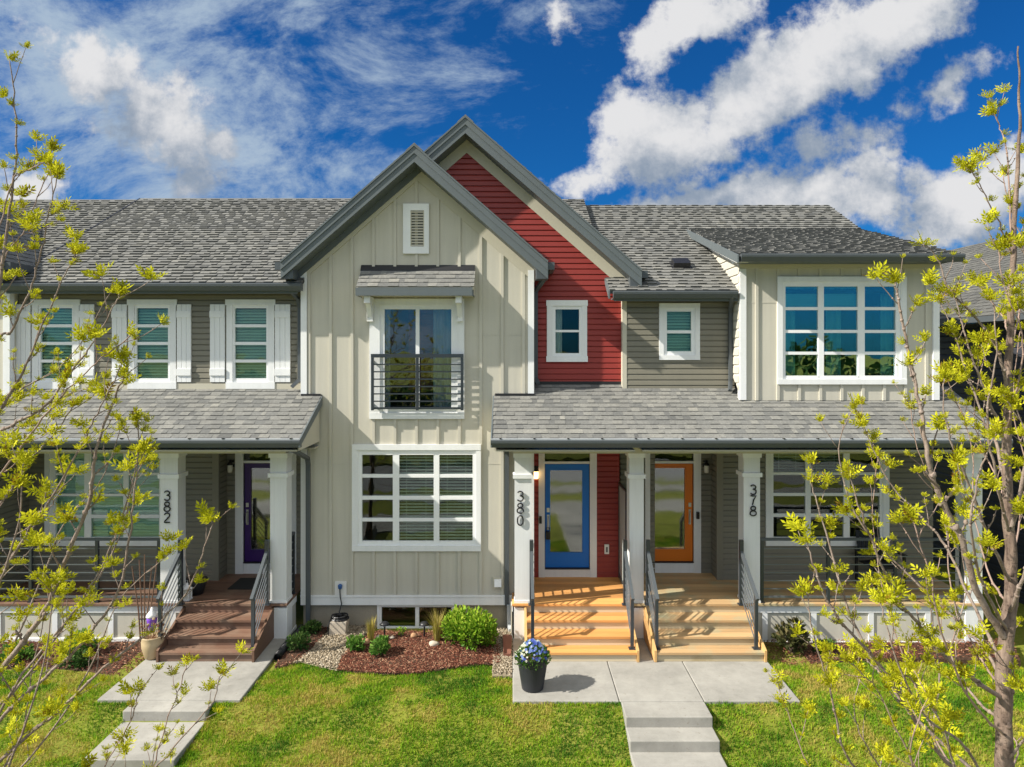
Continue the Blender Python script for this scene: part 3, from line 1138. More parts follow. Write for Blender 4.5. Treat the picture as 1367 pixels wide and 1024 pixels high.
m.box(X(808.8, 13.0), X(811.2, 13.0), 12.984, 12.989, Z(737, 13), Z(730, 13))
part(m, 'socket', M['fascia'], o)

# ---- porch roof shared by 380 and 378, split on the party line
for (hh, xa, xb, yt) in ((house380, -.32, 2.04, YR), (house378, 2.04, 7.95, YG + .02), (house382, -9.6, -3.40, YL + .02)):
    ze, ye = 3.51, 10.95
    fr = slope_frame((xa, ye, ze), (1, 0, 0), (0, 1, .5))
    L = (yt - ye) * math.hypot(1, .5)
    mb = MB()
    shingles(mb, [(0, 0), (xb - xa, 0), (xb - xa, L), (0, L)], fr)
    pr = part(mb, 'porch_roof', M['shingle'], hh)
    m = MB()
    m.prism([(xa, ye + .01, ze - .004), (xa, yt, ze + (yt - ye) * .5 - .004), (xa, yt, ze + (yt - ye) * .5 - .05), (xa, ye + .01, ze - .05)], (xb - xa, 0, 0))
    part(m, 'roof_deck', M['roofdeck'], pr)
    m = MB()
    ga, gb = (xa - .02 if abs(xa - 2.04) > .01 else xa), (xb + .02 if abs(xb - 2.04) > .01 else xb)
    gutter(m, ga, gb, ye - .10, ze - .012)
    gt = part(m, 'gutter', M['charcoal'], hh)
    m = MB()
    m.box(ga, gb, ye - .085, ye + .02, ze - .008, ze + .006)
    part(m, 'gutter_glint', M['glint_foot'], gt)  # pale strip paints the sky's reflection along the gutter top
    m = MB()
    x = xa + .12
    while x < xb:
        m.box(x, x + .03, ye - .095, ye - .03, ze + .007, ze + .018)
        x += .54
    part(m, 'gutter_hanger', M['flash'], gt)
    m = MB()
    m.box(xa + .06, xb - .06, ye + .03, 11.62, 3.30, 3.325)
    m.box(xa + .06, xb - .06, 11.96, 13.28, 3.20, 3.22)
    part(m, 'porch_ceiling', M['beige_trim'], hh)
    m = MB()
    lo, hi = (max(xa, .02) if xa > -1 else xa), (8.0 if xb > 5 else (-3.86 if xb < 0 else xb))
    m.box(lo, hi, 11.64, 11.95, 3.17, 3.30)
    m.box(lo, hi, 11.615, 11.638, 3.235, 3.299)
    part(m, 'porch_beam', M['beige_trim'], hh)
# gable ends of the porch roofs
for (hh, xx, sg) in ((house380, -.32, -1), (house382, -3.40, 1), (house378, 7.95, 1)):
    m = MB()
    yt = YB if hh is not house378 else YG
    xa = xx if sg > 0 else xx - .022
    m.prism([(xa, 10.87, 3.50), (xa, yt - .03, 3.51 + (yt - 10.98) * .5), (xa, yt - .03, 3.35 + (yt - 10.98) * .5), (xa, 10.87, 3.38)], (.022, 0, 0))
    part(m, 'rake_board', M['fascia'], hh)
    m = MB()
    xa = xx - .05 if sg > 0 else xx + .03
    m.prism([(xa, 11.0, 3.31), (xa, yt - .03, 3.31), (xa, yt - .03, 3.47 + (yt - 10.98) * .5), (xa, 11.0, 3.47)], (.02, 0, 0))
    part(m, 'porch_gable', M['beige_trim'], hh)
m = MB()
for (xa, xb, Yw, z) in ((X(661, YB), .40, YB, Z(528.5, YB)), (-3.76, X(428, YB), YB, Z(529, YB))):
    m.box(xa, xb, Yw - .05, Yw - .002, z - .005, z + .045)
part(m, 'wall_flashing', M['flash'], house380)
m = MB()
m.box(.40, 2.0, YR - .03, YR - .002, 4.20, 4.36)
part(m, 'wall_flashing', M['flash'], house380)

# ---- posts
porch_post(house380, .045, .335, 11.68, DECK, 3.17, Z(636, 11.67), -.02, d=.18)
numerals(house380.children[-1], '380', X(694.5, 11.66), 11.68, Z(656, 11.66), .165, .042)
porch_post(house378, 2.01, 2.255, 11.68, DECK, 3.17, Z(636, 11.67), -.02)
porch_post(house378, 3.965, 4.245, 11.68, DECK, 3.17, Z(634, 11.67))
numerals(house378.children[-1], '378', X(1005.5, 11.66), 11.68, Z(647.5, 11.66), .160, .022)
porch_post(house378, 7.77, 8.05, 11.68, DECK, 3.17, Z(634, 11.67), -.2)
porch_post(house382, -6.02, -5.72, 11.68, DECK, 3.17, Z(636, 11.67))
numerals(house382.children[-1], '382', X(223, 11.66), 11.68, Z(655.5, 11.66), .160, .028)
porch_post(house382, -4.14, -3.86, 11.68, DECK, 3.17, Z(634.5, 11.67), -.02)
porch_post(house382, -9.3, -9.02, 11.68, DECK, 3.17, Z(636, 11.67), -.1)

# ---- decks and stairs
deck(house380, 0.0, 2.03, 11.64, 13.05, DECK, 'deck_new')
deck(house378, 2.035, 8.06, 11.64, 13.3, DECK, 'deck_worn')
deck(house382, -9.2, -3.84, 11.64, 13.25, DECK, 'deck_brown')
stairs(house380, .21, 2.01, 11.66, DECK, TREADS, 'deck_new', 'riser_new', 'skirt_new')
stairs(house378, 2.25, 4.025, 11.66, DECK, TREADS, 'deck_worn', 'riser_worn', 'skirt_new')
stairs(house382, -5.62, -4.07, 11.66, DECK, TREADS, 'deck_brown', 'deck_brown', 'skirt_brown')
stair_rail(house380, X(709.5, 11.62), 11.62, DECK, 10.93, .15, x2=.33)
stair_rail(house380, X(834.5, 11.62), 11.62, DECK, 10.93, .15, x2=X(843.8, 10.93))
stair_rail(house378, X(865, 11.62), 11.62, DECK, 10.93, .15, x2=X(876.5, 10.93))
stair_rail(house378, X(989.5, 11.62), 11.62, DECK, 10.93, .15, x2=X(1009.3, 10.93))
stair_rail(house382, X(356.5, 11.62), 11.62, DECK, 10.93, .15, x2=X(338, 10.93))
stair_rail(house382, X(241, 11.62), 11.62, DECK, 10.93, .15, x2=X(214, 10.93))
# level guards
straight_rail(house378, (4.27, 11.74), (7.76, 11.74), DECK, 1.70, (0.008, .335, .665, .992))
straight_rail(house382, (-9.0, 11.74), (-6.04, 11.74), DECK, 1.70, (.0, .245, .63, .99))
straight_rail(house382, (-3.90, 12.02), (-3.90, 12.17), DECK, 1.70, (.95,))
straight_rail(house380, (.10, 11.87), (.10, 12.18), DECK, 1.70, (.98,), pw=.03)
# frosted privacy screen between the two entries
m = MB()
for (ya, yb, za, zb) in ((12.2, 12.24, DECK, 2.42), (13.0, 13.04, DECK, 2.42), (12.24, 13.0, 2.38, 2.42), (12.24, 13.0, .64, .68)):
    m.box(2.03, 2.07, ya, yb, za, zb)
scr = part(m, 'privacy_screen', M['rail'], house380)
m = MB()
m.box(2.045, 2.055, 12.24, 13.0, .68, 2.38)
part(m, 'frosted_pane', M['frosted'], scr)

# ---- skirts under the porches
def skirt(hh, x0, x1, zb, stiles, y=11.70):
    m = MB()
    m.box(x0, x1, y, y + .03, zb, .56)
    p = part(m, 'porch_skirt', M['beige'], hh)
    m = MB()
    m.box(x0, x1, y - .022, y - .002, .44, .555)
    m.box(x0, x1, y - .03, y - .002, zb - .02, zb + .085)
    for s in stiles:
        m.box(s - .045, s + .045, y - .018, y - .002, zb + .086, .439)
    part(m, 'skirt_trim', M['white'], p)


skirt(house378, 4.03, 8.03, -.14, (4.33, 5.17, 6.15, 7.12, 7.98))
skirt(house382, -9.2, -5.64, -.08, (-8.8, -7.83, -6.87, -5.8))
for (hh, xx, y0, y1) in ((house382, -3.86, 11.70, 12.19), (house380, .0, 11.70, 12.19)):
    m = MB()
    m.box(xx - .02, xx, y0, y1, -.08, .555)
    p = part(m, 'porch_skirt', M['beige'], hh)
    m = MB()
    m.box(xx + .001, xx + .014, y0, y1, .45, .553)
    part(m, 'skirt_trim', M['white'], p)
    m = MB()
    m.box(xx + .001, xx + .014, y0, y1, -.08, .03)
    part(m, 'skirt_foot', M['white'], p)
m = MB()
m.box(2.02, 2.24, 11.70, 11.73, -.02, .52)
part(m, 'porch_skirt', M['white'], house378)

# ================================================================= 378
h = house378
i_gw = (885.5, 927.5, 411.5, 474)
i_bay = (1044, 1201.5, 376.5, 506)
i_rw = (1028.5, 1177.5, 600.5, 720.5)
mb = MB()
lap_siding(mb, [(2.03, 4.2), (4.05, 4.2), (4.05, 5.92), (2.03, 5.92)], [hole(YG, i_gw)], front(YG))
mb.face([(2.03, YG, 4.2), (2.03, YR, 4.2), (2.03, YR, 5.98), (2.03, YG, 5.98)])
part(mb, 'grey_wall', M['grey_siding'], h)
mb = MB()
mb.box(2.005, 2.085, YG - .025, YR - .002, 4.24, 5.87)
part(mb, 'corner_board', M['beige_trim'], h)
mb = MB()
mb.box(1.80, 4.0, 12.08, YG - .004, 5.845, 5.865)
mb.box(1.80, 4.0, 12.055, 12.08, 5.80, 5.96)
part(mb, 'soffit', M['fascia'], h)
mb = MB()
gutter(mb, 1.78, 3.96, 11.93, 5.97)
part(mb, 'gutter', M['charcoal'], h)
mb = MB()
mb.prism([(1.70, 12.03, 5.985), (1.70, YR - .002, 5.985 + SL * .5), (1.70, YR - .002, 5.90 + SL * .5), (1.70, 12.03, 5.84)], (.03, 0, 0))
part(mb, 'rake_board', M['fascia'], h)
pxwin(h, YG, (879.5, 933.7, 405, 480.5), i_gw, [(890, 922.5)], [(416, 441), (445, 469)], blinds=[('closed', 886, 927, 412, 473)])
# bay
mb = MB()
board_batten(mb, [(4.01, 4.05), (7.49, 4.05), (7.49, 6.5), (4.01, 6.5)], [hole(YY, i_bay)], front(YY), [4.302 + .3728 * k for k in range(9)], .05, .022, (Z(404, YY),))
part(mb, 'bay_wall', M['beige'], h)
mb = MB()
lap_siding(mb, [(YY, 4.2), (14.75, 6.3), (14.75, 7.50), (YY, 6.52)], [], side(4.01, -1), .16)
part(mb, 'bay_cheek', M['beige'], h)
mb = MB()
mb.face([(7.49, YY, 4.05), (7.49, 14.8, 4.05), (7.49, 14.8, 7.4), (7.49, YY, 6.5)])
mb.face([(7.60, 12.9, 4.0), (7.60, 20.3, 4.0), (7.60, 20.3, 6.0), (7.60, 16.4, 8.35), (7.60, 12.9, 6.4)])
mb.face([(7.95, 12.9, 0), (7.95, 20.3, 0), (7.95, 20.3, 4.0), (7.95, 12.9, 4.0)])
part(mb, 'side_wall', M['beige'], h)
for xa, xb in ((4.0, 4.11), (7.39, 7.50)):
    mb = MB()
    mb.box(xa, xb, YY - .032, YY + .09, 4.06, 6.36)
    part(mb, 'corner_board', M['white'], h)
mb = MB()
mb.box(3.99, 7.51, YY - .036, YY - .002, 6.365, 6.50)
part(mb, 'frieze_board', M['beige_trim'], h)
front_roof(h, 3.80, 7.56, 11.5, 6.55, 14.8, 7.56, name='bay_roof')
mb = MB()
gutter(mb, 3.84, 7.58, 11.40, 6.545)
part(mb, 'gutter', M['charcoal'], h)
mb = MB()
mb.box(3.84, 7.52, 11.53, YY - .04, 6.44, 6.46)
part(mb, 'soffit', M['fascia'], h)
mb = MB()
bs = 1.01 / 3.3
mb.prism([(3.775, 11.42, 6.53), (3.775, 14.75, 7.545), (3.775, 14.75, 7.40), (3.775, 11.42, 6.40)], (.024, 0, 0))
part(mb, 'rake_board', M['fascia'], h)
mb = MB()
mb.prism([(7.56, 11.42, 6.53), (7.56, 14.75, 7.545), (7.56, 14.75, 7.40), (7.56, 11.42, 6.40)], (.024, 0, 0))
part(mb, 'rake_board', M['fascia'], h)
mb = MB()
mb.prism([(3.80, 11.55, 6.43), (3.80, 14.7, 7.39), (3.80, 14.7, 7.37), (3.80, 11.55, 6.41)], (.20, 0, 0))
mb.prism([(3.985, 12.0, 6.57), (3.985, 14.7, 7.37), (3.985, 14.7, 7.25), (3.985, 12.0, 6.42)], (.022, 0, 0))
part(mb, 'cheek_board', M['white'], h)
pxwin(h, YY, (1037, 1209, 369.5, 513), i_bay, [(1048, 1092), (1099.5, 1145), (1154, 1195.5)], [(382.5, 410), (414, 440.5), (444.5, 469.5), (473.5, 501.5)], glass='glass_sky', name='bay_window',
      blinds=[('shade', 1046, 1093.5, 379, 411), ('shade', 1098, 1146, 379, 411), ('curtain', 1046, 1066, 412, 506), ('curtain', 1108, 1128, 412, 506), ('curtain', 1182, 1199, 379, 506)])
mb = MB()
rv = slope_frame((3.22, 13.05, 5.98 + SL * 1.0), (1, 0, 0), (0, 1, SL))
pts = [(-.17, -.14), (.17, -.14), (.17, .14), (-.17, .14)]
for dd0, dd1, k in ((.0, .03, 1.1), (.03, .12, .92)):
    P = [rv(u * k, v * k, dd0) for u, v in pts]
    Q = [rv(u * k, v * k, dd1) for u, v in pts]
    mb.face(Q)
    for i in range(4):
        j = (i + 1) % 4
        mb.face([P[i], P[j], Q[j], Q[i]])
part(mb, 'roof_vent', M['flash'], h)
# ground floor of 378
mb = MB()
lap_siding(mb, [(3.90, DECK), (7.95, DECK), (7.95, 3.25), (3.90, 3.25)], [hole(12.9, i_rw)], front(12.9))
lap_siding(mb, [(2.05, DECK), (3.90, DECK), (3.90, 3.25), (2.05, 3.25)], [(X(874, 13.3), X(929, 13.3), DECK - .01, 3.19)], front(13.3))
lap_siding(mb, [(12.9, DECK), (13.3, DECK), (13.3, 3.25), (12.9, 3.25)], [], side(3.90, -1))
lap_siding(mb, [(13.05, DECK), (13.3, DECK), (13.3, 3.25), (13.05, 3.25)], [], side(2.06, 1))
part(mb, 'porch_wall', M['grey_siding'], h)
mb = MB()
mb.box(3.865, 3.985, 12.868, 12.94, DECK, 3.2)
part(mb, 'corner_board', M['grey_siding'], h)
entry_door(h, 13.32, X(868.5, 13.3), X(925, 13.3), Z(749.5, 13.3), Z(619.5, 13.3), 3.2, (X(861, 13.3), X(935.5, 13.3), DECK), 'orange_door',
           (X(873.5, 13.3), X(914.5, 13.3), Z(733.5, 13.3), Z(625, 13.3)), False)
wall_lamp(h, X(943, 13.2), 13.30, Z(626, 13.2))
pxwin(h, 12.9, (1021.5, 1186, 597, 728), i_rw, [(1032, 1075), (1082, 1126), (1134, 1174)], [(603.5, 630.5), (634, 658), (662, 685.5), (690, 717)], glass='glass_dark', depth=1.8,
      blinds=[('open', 1030, 1076, 602, 632), ('open', 1080, 1128, 602, 632)])

# ================================================================= 382
h = house382
w382 = [((172.6, 236, 400, 519), (183, 225)), ((303.3, 367, 400, 519), (314, 356)), ((44.4, 107, 400, 519), (55, 97))]
rows3 = [(411.5, 433), (437, 456.5), (460.5, 480), (484, 505)]
holes = [hole(YL, (a[0] + 8, a[1] - 8, 407.5, 510)) for a, g in w382]
mb = MB()
lap_siding(mb, [(-8.95, 4.33), (-3.76, 4.33), (-3.76, 5.98), (-8.95, 5.98)], holes, front(YL))
part(mb, 'grey_wall', M['grey_siding'], h)
mb = MB()
mb.box(-8.95, -3.80, YL - .035, YL + .02, 4.18, 4.33)
part(mb, 'belly_band', M['beige_trim'], h)
mb = MB()
mb.box(-8.9, -3.78, 12.04, YL - .004, 5.975, 5.995)
mb.box(-8.9, -3.78, 12.005, 12.04, 5.93, 6.09)
part(mb, 'soffit', M['fascia'], h)
mb = MB()
gutter(mb, -8.93, X(402, 11.9), 11.88, 6.10)
part(mb, 'gutter', M['charcoal'], h)
mb = MB()
mb.box(-3.90, -3.77, YL - .03, YL - .002, 4.33, 5.97)
part(mb, 'corner_board', M['grey_siding'], h)
for (a, g) in w382:
    pxwin(h, YL, a, (a[0] + 8, a[1] - 8, 407.5, 510), [g], rows3, head=.02, sill=.01, name='shuttered_window', blinds=[('closed', a[0] + 9, a[1] - 9, 408, 509)])


def shutter(hh, x0, x1, z0, z1, Y):
    m = MB()
    n = 3
    w = (x1 - x0) / n
    for i in range(n):
        m.box(x0 + i * w + .003, x0 + (i + 1) * w - .003, Y - .045, Y - .012, z0, z1)
    m.box(x0 + .004, x1 - .004, Y - .035, Y - .014, z0 + .004, z1 - .004)
    o = part(m, 'shutter', M['white'], hh)
    for zz in (z1 - .24, z0 + .12):
        b = MB()
        b.box(x0, x1, Y - .062, Y - .045, zz, zz + .12)
        part(b, 'shutter_rail', M['white'], o)


for (a, b) in ((281.5, 301.5), (368, 388.5), (151, 171), (237.5, 256.5), (23.5, 43), (108, 127.5)):
    shutter(h, X(a, YL), X(b, YL), Z(510, YL), Z(406.5, YL), YL)
i_lw = (67.5, 218, 600, 720.5)
mb = MB()
lap_siding(mb, [(-9.1, DECK), (-5.55, DECK), (-5.55, 3.25), (-9.1, 3.25)], [hole(12.87, i_lw)], front(12.87))
lap_siding(mb, [(-5.55, DECK), (-3.76, DECK), (-3.76, 3.25), (-5.55, 3.25)], [(X(324, 13.25), X(388, 13.25), DECK - .01, 3.19)], front(13.25))
lap_siding(mb, [(12.87, DECK), (13.25, DECK), (13.25, 3.25), (12.87, 3.25)], [], side(-5.55, 1))
part(mb, 'porch_wall', M['grey_siding'], h)
mb = MB()
mb.box(-5.64, -5.52, 12.838, 12.90, DECK, 3.2)
part(mb, 'corner_board', M['grey_siding'], h)
pxwin(h, 12.87, (61, 226, 596, 728), i_lw, [(75, 113), (122, 165), (172, 213)], [(604, 631), (634.5, 659), (662.5, 687), (691.5, 717)], glass='glass',
      blinds=[('closed', 70, 117, 602, 719), ('closed', 119, 168, 602, 719), ('closed', 169, 217, 602, 719)])
entry_door(h, 13.27, X(326, 13.25), X(385, 13.25), Z(750, 13.25), Z(619, 13.25), 3.2, (X(314.5, 13.25), X(396, 13.25), DECK), 'purple_door',
           (X(334.5, 13.25), X(377, 13.25), Z(734, 13.25), Z(625, 13.25)), True)
wall_lamp(h, -5.44 + .01, 13.25, Z(626, 13.1))

# ---- downspouts
downspout(house380, [(.64, 12.0, 6.36), (.60, 12.1, 6.24), (.435, 12.47, 6.02), (.435, 12.47, 4.42), (.47, 12.36, 4.34)])
downspout(house380, [(-.09, 10.98, 3.40), (-.09, 12.12, 3.22), (-.09, 12.155, 3.1), (-.09, 12.155, .40)])
downspout(house380, [(-.05, 12.12, .40), (-.05, 12.12, .06), (-.02, 11.95, .03)], m='glint_foot', name='downspout_foot')
downspout(house382, [(-3.62, 10.98, 3.42), (-3.62, 11.1, 3.34), (-3.62, 12.08, 3.02), (-3.62, 12.12, 2.9), (-3.62, 12.12, .02)])
downspout(house382, [(-3.93, 12.0, 6.02), (-3.86, 12.3, 5.86), (-3.84, 12.34, 5.7), (-3.84, 12.34, 4.40), (-3.95, 12.26, 4.28)], .06, .05)
downspout(house378, [(3.86, 11.98, 5.88), (3.93, 12.28, 5.70), (3.95, 12.34, 5.6), (3.95, 12.34, 4.36), (3.90, 12.2, 4.22)], .06, .05)
downspout(house380, [(-3.93, 11.95, 6.34), (-3.96, 12.05, 6.24), (-3.98, 12.1, 6.2)], .07, .06)

# outlet, vent cover on the beige wall
m = MB()
m.box(X(447.5, YB), X(463, YB), YB - .03, YB - .001, Z(795, YB), Z(776, YB))
o = part(m, 'outlet_box', M['plate'], house380)
m = MB()
m.lathe(X(455, YB), YB - .055, [(.0, Z(784.5, YB)), (.035, Z(784, YB)), (.04, Z(780, YB)), (.02, Z(778.5, YB)), (.0, Z(778.5, YB))], 10)
part(m, 'plug', M['plug'], o)
m = MB()
m.box(X(657.5, YB), X(672, YB), YB - .03, YB - .001, Z(785, YB), Z(770.5, YB))
o = part(m, 'vent_cover', M['beige_trim'], house380)
m = MB()
m.prism([(X(660, YB), YB - .09, Z(781.5, YB)), (X(660, YB), YB - .031, Z(782, YB)), (X(660, YB), YB - .031, Z(772.5, YB)), (X(660, YB), YB - .06, Z(773, YB))], (.125, 0, 0))
part(m, 'hood', M['vinyl_white'], o)

# ================================================================= neighbours
h = house_left
gable_roof(h, -10.35, 7.78, 1.52, .86, 11.8, 14.6, YB, .2)
mb = MB()
board_batten(mb, [(-14.5, .4), (-10.2, .4), (-10.2, 4.1), (-8.98, 4.1), (-8.98, 6.3), (-10.35, 7.47), (-11.75, 6.3), (-14.5, 6.0)], [], front(YB), [-9.3 - .383 * k for k in range(12)])
mb.face([(-8.98, YB, 4.1), (-8.98, 13.2, 4.1), (-8.98, 13.2, 6.3), (-8.98, YB, 6.3)])
part(mb, 'beige_wall', M['beige'], h)
mb = MB()
lap_siding(mb, [(-14.5, .4), (-9.1, .4), (-9.1, 4.1), (-14.5, 4.1)], [], front(12.6))
lap_siding(mb, [(11.95, .4), (12.9, .4), (12.9, 3.3), (11.95, 3.3)], [], side(-9.12, 1))
part(mb, 'porch_wall', M['grey_siding'], h)
mb = MB()
mb.box(-9.08, -8.96, YB - .03, YB + .09, 4.1, 6.2)
part(mb, 'corner_board', M['white'], h)

h = house_right
xe, ze, xr, zr = 9.95, 5.66, 14.2, 8.2
fr = slope_frame((xe, 26, ze), (0, -1, 0), (xr - xe, 0, zr - ze))
mb = MB()
L = math.hypot(xr - xe, zr - ze)
shingles(mb, [(0, 0), (15.5, 0), (15.5, L), (0, L)], fr, .16)
rf = part(mb, 'roof', M['shingle_dark'], h)
mb = MB()
mb.prism([(xe, 10.5, ze - .004), (xr, 10.5, zr - .004), (xr, 10.5, zr - .09), (xe, 10.5, ze - .09)], (0, 15.5, 0))
mb.prism([(xr, 10.5, zr), (18.4, 10.5, ze), (18.4, 10.5, ze - .09), (xr, 10.5, zr - .09)], (0, 15.5, 0))
part(mb, 'roof_deck', M['roofdeck'], rf)
for (yy, uu) in ((16.3, .62), (17.6, .86), (14.9, .42)):
    mb = MB()
    c = fr(26 - yy, uu * L, 0)
    mb.box(c[0] - .17, c[0] + .17, c[1] - .17, c[1] + .17, c[2] - .05, c[2] + .22)
    mb.box(c[0] - .23, c[0] + .23, c[1] - .23, c[1] + .23, c[2] + .221, c[2] + .26)
    part(mb, 'roof_vent', M['flash'], h)
mb = MB()
mb.box(xe - .10, xe + .03, 10.6, 25.8, ze - .13, ze - .01)
part(mb, 'gutter', M['charcoal'], h)
mb = MB()
mb.box(xe + .03, xe + .5, 10.8, 25.6, ze - .16, ze - .131)
part(mb, 'soffit', M['charcoal'], h)
mb = MB()
lap_siding(mb, [(11.0, -.4), (25.5, -.4), (25.5, 5.52), (11.0, 5.52)], [], side(xe + .45, -1), .15)
lap_siding(mb, [(xe + .45, -.4), (17.9, -.4), (17.9, 5.5), (14.2, 7.9), (xe + .45, 5.6)], [], front(11.0), .15)
part(mb, 'dark_wall', M['dark_siding'], h)
mb = MB()
for sg in (-1, 1):
    mb.prism([(xr, 10.45, zr), (xr + sg * 4.25, 10.45, ze), (xr + sg * 4.25, 10.45, ze - .25), (xr, 10.45, zr - .25)], (0, .05, 0))
part(mb, 'rake_board', M['charcoal'], h)
# ------------------------------------------------------------------ ground
def gz(x, y):
    k = min(1, max(0, (x + 3.4) / 3.0))
    yc = max(y, 4.0)
    za = -.022 - .50 * min(max(0, 9.52 - yc), .27) - .10 * max(0, 9.25 - yc)
    zb = -.022 - .43 * min(max(0, 9.52 - yc), .76) - .04 * max(0, 8.76 - yc)
    if y >= 9.75:
        z = -.03
    elif y >= 8.3:
        z = za * (1 - k) + zb * k
    else:
        z = za * (1 - k) + zb * k
    if x > 4.2 and y > 3:
        z -= .035 * min(x - 4.2, 5)
    if x < -5.9 and y > 3:
        z -= .02 * min(-5.9 - x, 5)
    return z


M['lawn_soil'] = ground_mat('lawn soil', [(.3, (.10, .12, .014)), (.5, (.17, .19, .022)), (.7, (.28, .23, .06))], 14)
M['soil'] = ground_mat('bark soil', [(.3, (.035, .020, .014)), (.55, (.085, .048, .030)), (.75, (.16, .10, .065))], 26, 1.0, .03)
M['gravel'] = ground_mat('tan gravel bed', [(.3, (.16, .125, .08)), (.55, (.29, .235, .165)), (.75, (.40, .34, .25))], 40, .8, .02)
M['asphalt'] = ground_mat('asphalt road', [(.3, (.20, .20, .195)), (.7, (.29, .28, .27))], 30, .3, .01)
mb = MB()
nx, ny = 90, 170
xs = [-22 + 44 * i / nx for i in range(nx + 1)]
ys = [3.2 + (30 - 3.2) * (j / ny) ** 1.4 for j in range(ny + 1)]
for j in range(ny):
    for i in range(nx):
        q = [(xs[i], ys[j]), (xs[i + 1], ys[j]), (xs[i + 1], ys[j + 1]), (xs[i], ys[j + 1])]
        mb.face([(a, b, gz(a, b) - .02) for a, b in q])
o = part(mb, 'lawn_ground', M['lawn_soil'], None, smooth=True)
tag(o, kind='structure')
mb = MB()
mb.box(-900, 900, -900, 900, -1.4, -.95)
o = part(mb, 'ground', M['lawn_soil'], None)
tag(o, kind='structure')
mb = MB()
mb.box(-60, 60, -9.5, -3.2, -.95, -.80)
o = part(mb, 'road', M['asphalt'], None)
tag(o, kind='structure')
mb = MB()
mb.box(-60, 60, 1.0, 3.25, -.95, -.655)
mb.box(-60, 60, -2.2, -.8, -.95, -.65)
o = part(mb, 'pavement', M['concrete'], None)
tag(o, kind='structure')
mb = MB()
mb.box(-60, 60, -.8, 1.0, -.95, -.68)
mb.box(-60, 60, -3.2, -2.2, -.95, -.68)
mb.box(-60, 60, -60, -9.5, -.95, -.60)
o = part(mb, 'verge', M['lawn_soil'], None)
tag(o, kind='structure')


def walk(name, boxes):
    m = MB()
    for b in boxes:
        m.box(*b)
    o = part(m, name, M['concrete'], None)
    md = o.modifiers.new('edge', 'BEVEL')
    md.width = .012
    md.segments = 2
    return tag(o, kind='structure')


walk('path', [(.01, 1.505, 9.58, 11.7, -.3, 0.0), (1.515, 2.695, 9.58, 11.7, -.3, .0), (2.705, 4.05, 9.58, 11.7, -.3, .0),
              (1.53, 2.70, 9.17, 9.576, -.4, -.004), (1.53, 2.70, 8.85, 9.19, -.5, -.145), (1.53, 2.70, 5.6, 8.87, -.8, -.29), (1.53, 2.70, 3.2, 5.6, -.9, -.43)])
walk('path', [(-5.85, -3.83, 9.62, 11.7, -.3, .0), (-5.32, -4.18, 9.32, 9.616, -.4, -.004), (-5.32, -4.18, 8.45, 9.34, -.5, -.148), (-5.32, -4.18, 5.6, 8.47, -.8, -.295), (-5.32, -4.18, 3.2, 5.6, -.9, -.43)])


def unpx(pts, z=0.0):
    return [(X(px, GY(py, z)), GY(py, z)) for px, py in pts]


def inside(p, poly):
    x, y = p
    c = False
    n = len(poly)
    for i in range(n):
        (x0, y0), (x1, y1) = poly[i], poly[(i + 1) % n]
        if (y0 > y) != (y1 > y) and x < (x1 - x0) * (y - y0) / (y1 - y0) + x0:
            c = not c
    return c


lawn_edge = unpx([(366, 893), (380, 884), (402, 880), (440, 888), (470, 894), (510, 897), (560, 896), (600, 890), (640, 885), (684, 892)])
mulch_poly = unpx([(451, 893), (456, 876), (470, 862), (492, 846), (505, 841), (560, 842), (606, 842), (632, 842), (664, 846), (668, 868), (668, 884), (640, 886), (600, 891), (560, 897), (510, 898), (470, 895)])
gravel_poly = unpx([(392, 884), (412, 870), (432, 848), (446, 838), (470, 834), (505, 833), (492, 842), (470, 864), (456, 878), (450, 893), (430, 889), (402, 882)])
bed_poly = unpx([(366, 890), (376, 866), (402, 838), (418, 834), (440, 836), (430, 850), (412, 870), (394, 884), (378, 888)])


def bed(name, poly, z, hump, m, kind='structure'):
    mbb = MB()
    cx = sum(p[0] for p in poly) / len(poly)
    cy = sum(p[1] for p in poly) / len(poly)
    rings = [(1.0, -.03), (.94, z), (.7, z + hump * .6), (.35, z + hump), (.0, z + hump)]
    for (s0, z0), (s1, z1) in zip(rings, rings[1:]):
        for i in range(len(poly)):
            a, b = poly[i], poly[(i + 1) % len(poly)]
            f = lambda p, s, zz: (cx + (p[0] - cx) * s, cy + (p[1] - cy) * s, zz)
            mbb.face([f(a, s0, z0), f(b, s0, z0), f(b, s1, z1), f(a, s1, z1)] if s1 > 0 else [f(a, s0, z0), f(b, s0, z0), (cx, cy, z1)])
    o = part(mbb, name, m, None, smooth=True)
    return tag(o, kind=kind)


bed('flower_bed', mulch_poly, -.012, .03, M['soil'])
bed('gravel_bed', gravel_poly, -.012, .0, M['gravel'])
bed('flower_bed', bed_poly, -.008, .03, M['soil'])
right_bed = [(4.06, 10.95), (4.35, 10.75), (5.2, 10.95), (6.6, 11.05), (8.2, 11.0), (8.6, 11.75), (4.06, 11.75)]
left_bed = [(-9.5, 11.75), (-9.5, 10.95), (-8.6, 10.7), (-7.4, 10.75), (-6.6, 10.6), (-6.0, 10.4), (-5.86, 10.5), (-5.86, 11.75)]
for pl, z in ((right_bed, -.06), (left_bed, -.045)):
    mbb = MB()
    mbb.prism([(p[0], p[1], -.2) for p in pl], (0, 0, .19 + z * 1.0))
    tag(part(mbb, 'flower_bed', M['soil'], None), kind='structure')
mbb = MB()
mbb.box(-.30, .0, 10.35, 12.2, -.1, -.012)
tag(part(mbb, 'gravel_bed', M['gravel'], None), kind='structure')
mbb = MB()
mbb.box(2.02, 2.24, 10.78, 11.7, -.1, .006)
tag(part(mbb, 'gap_slab', M['concrete'], None), kind='structure')


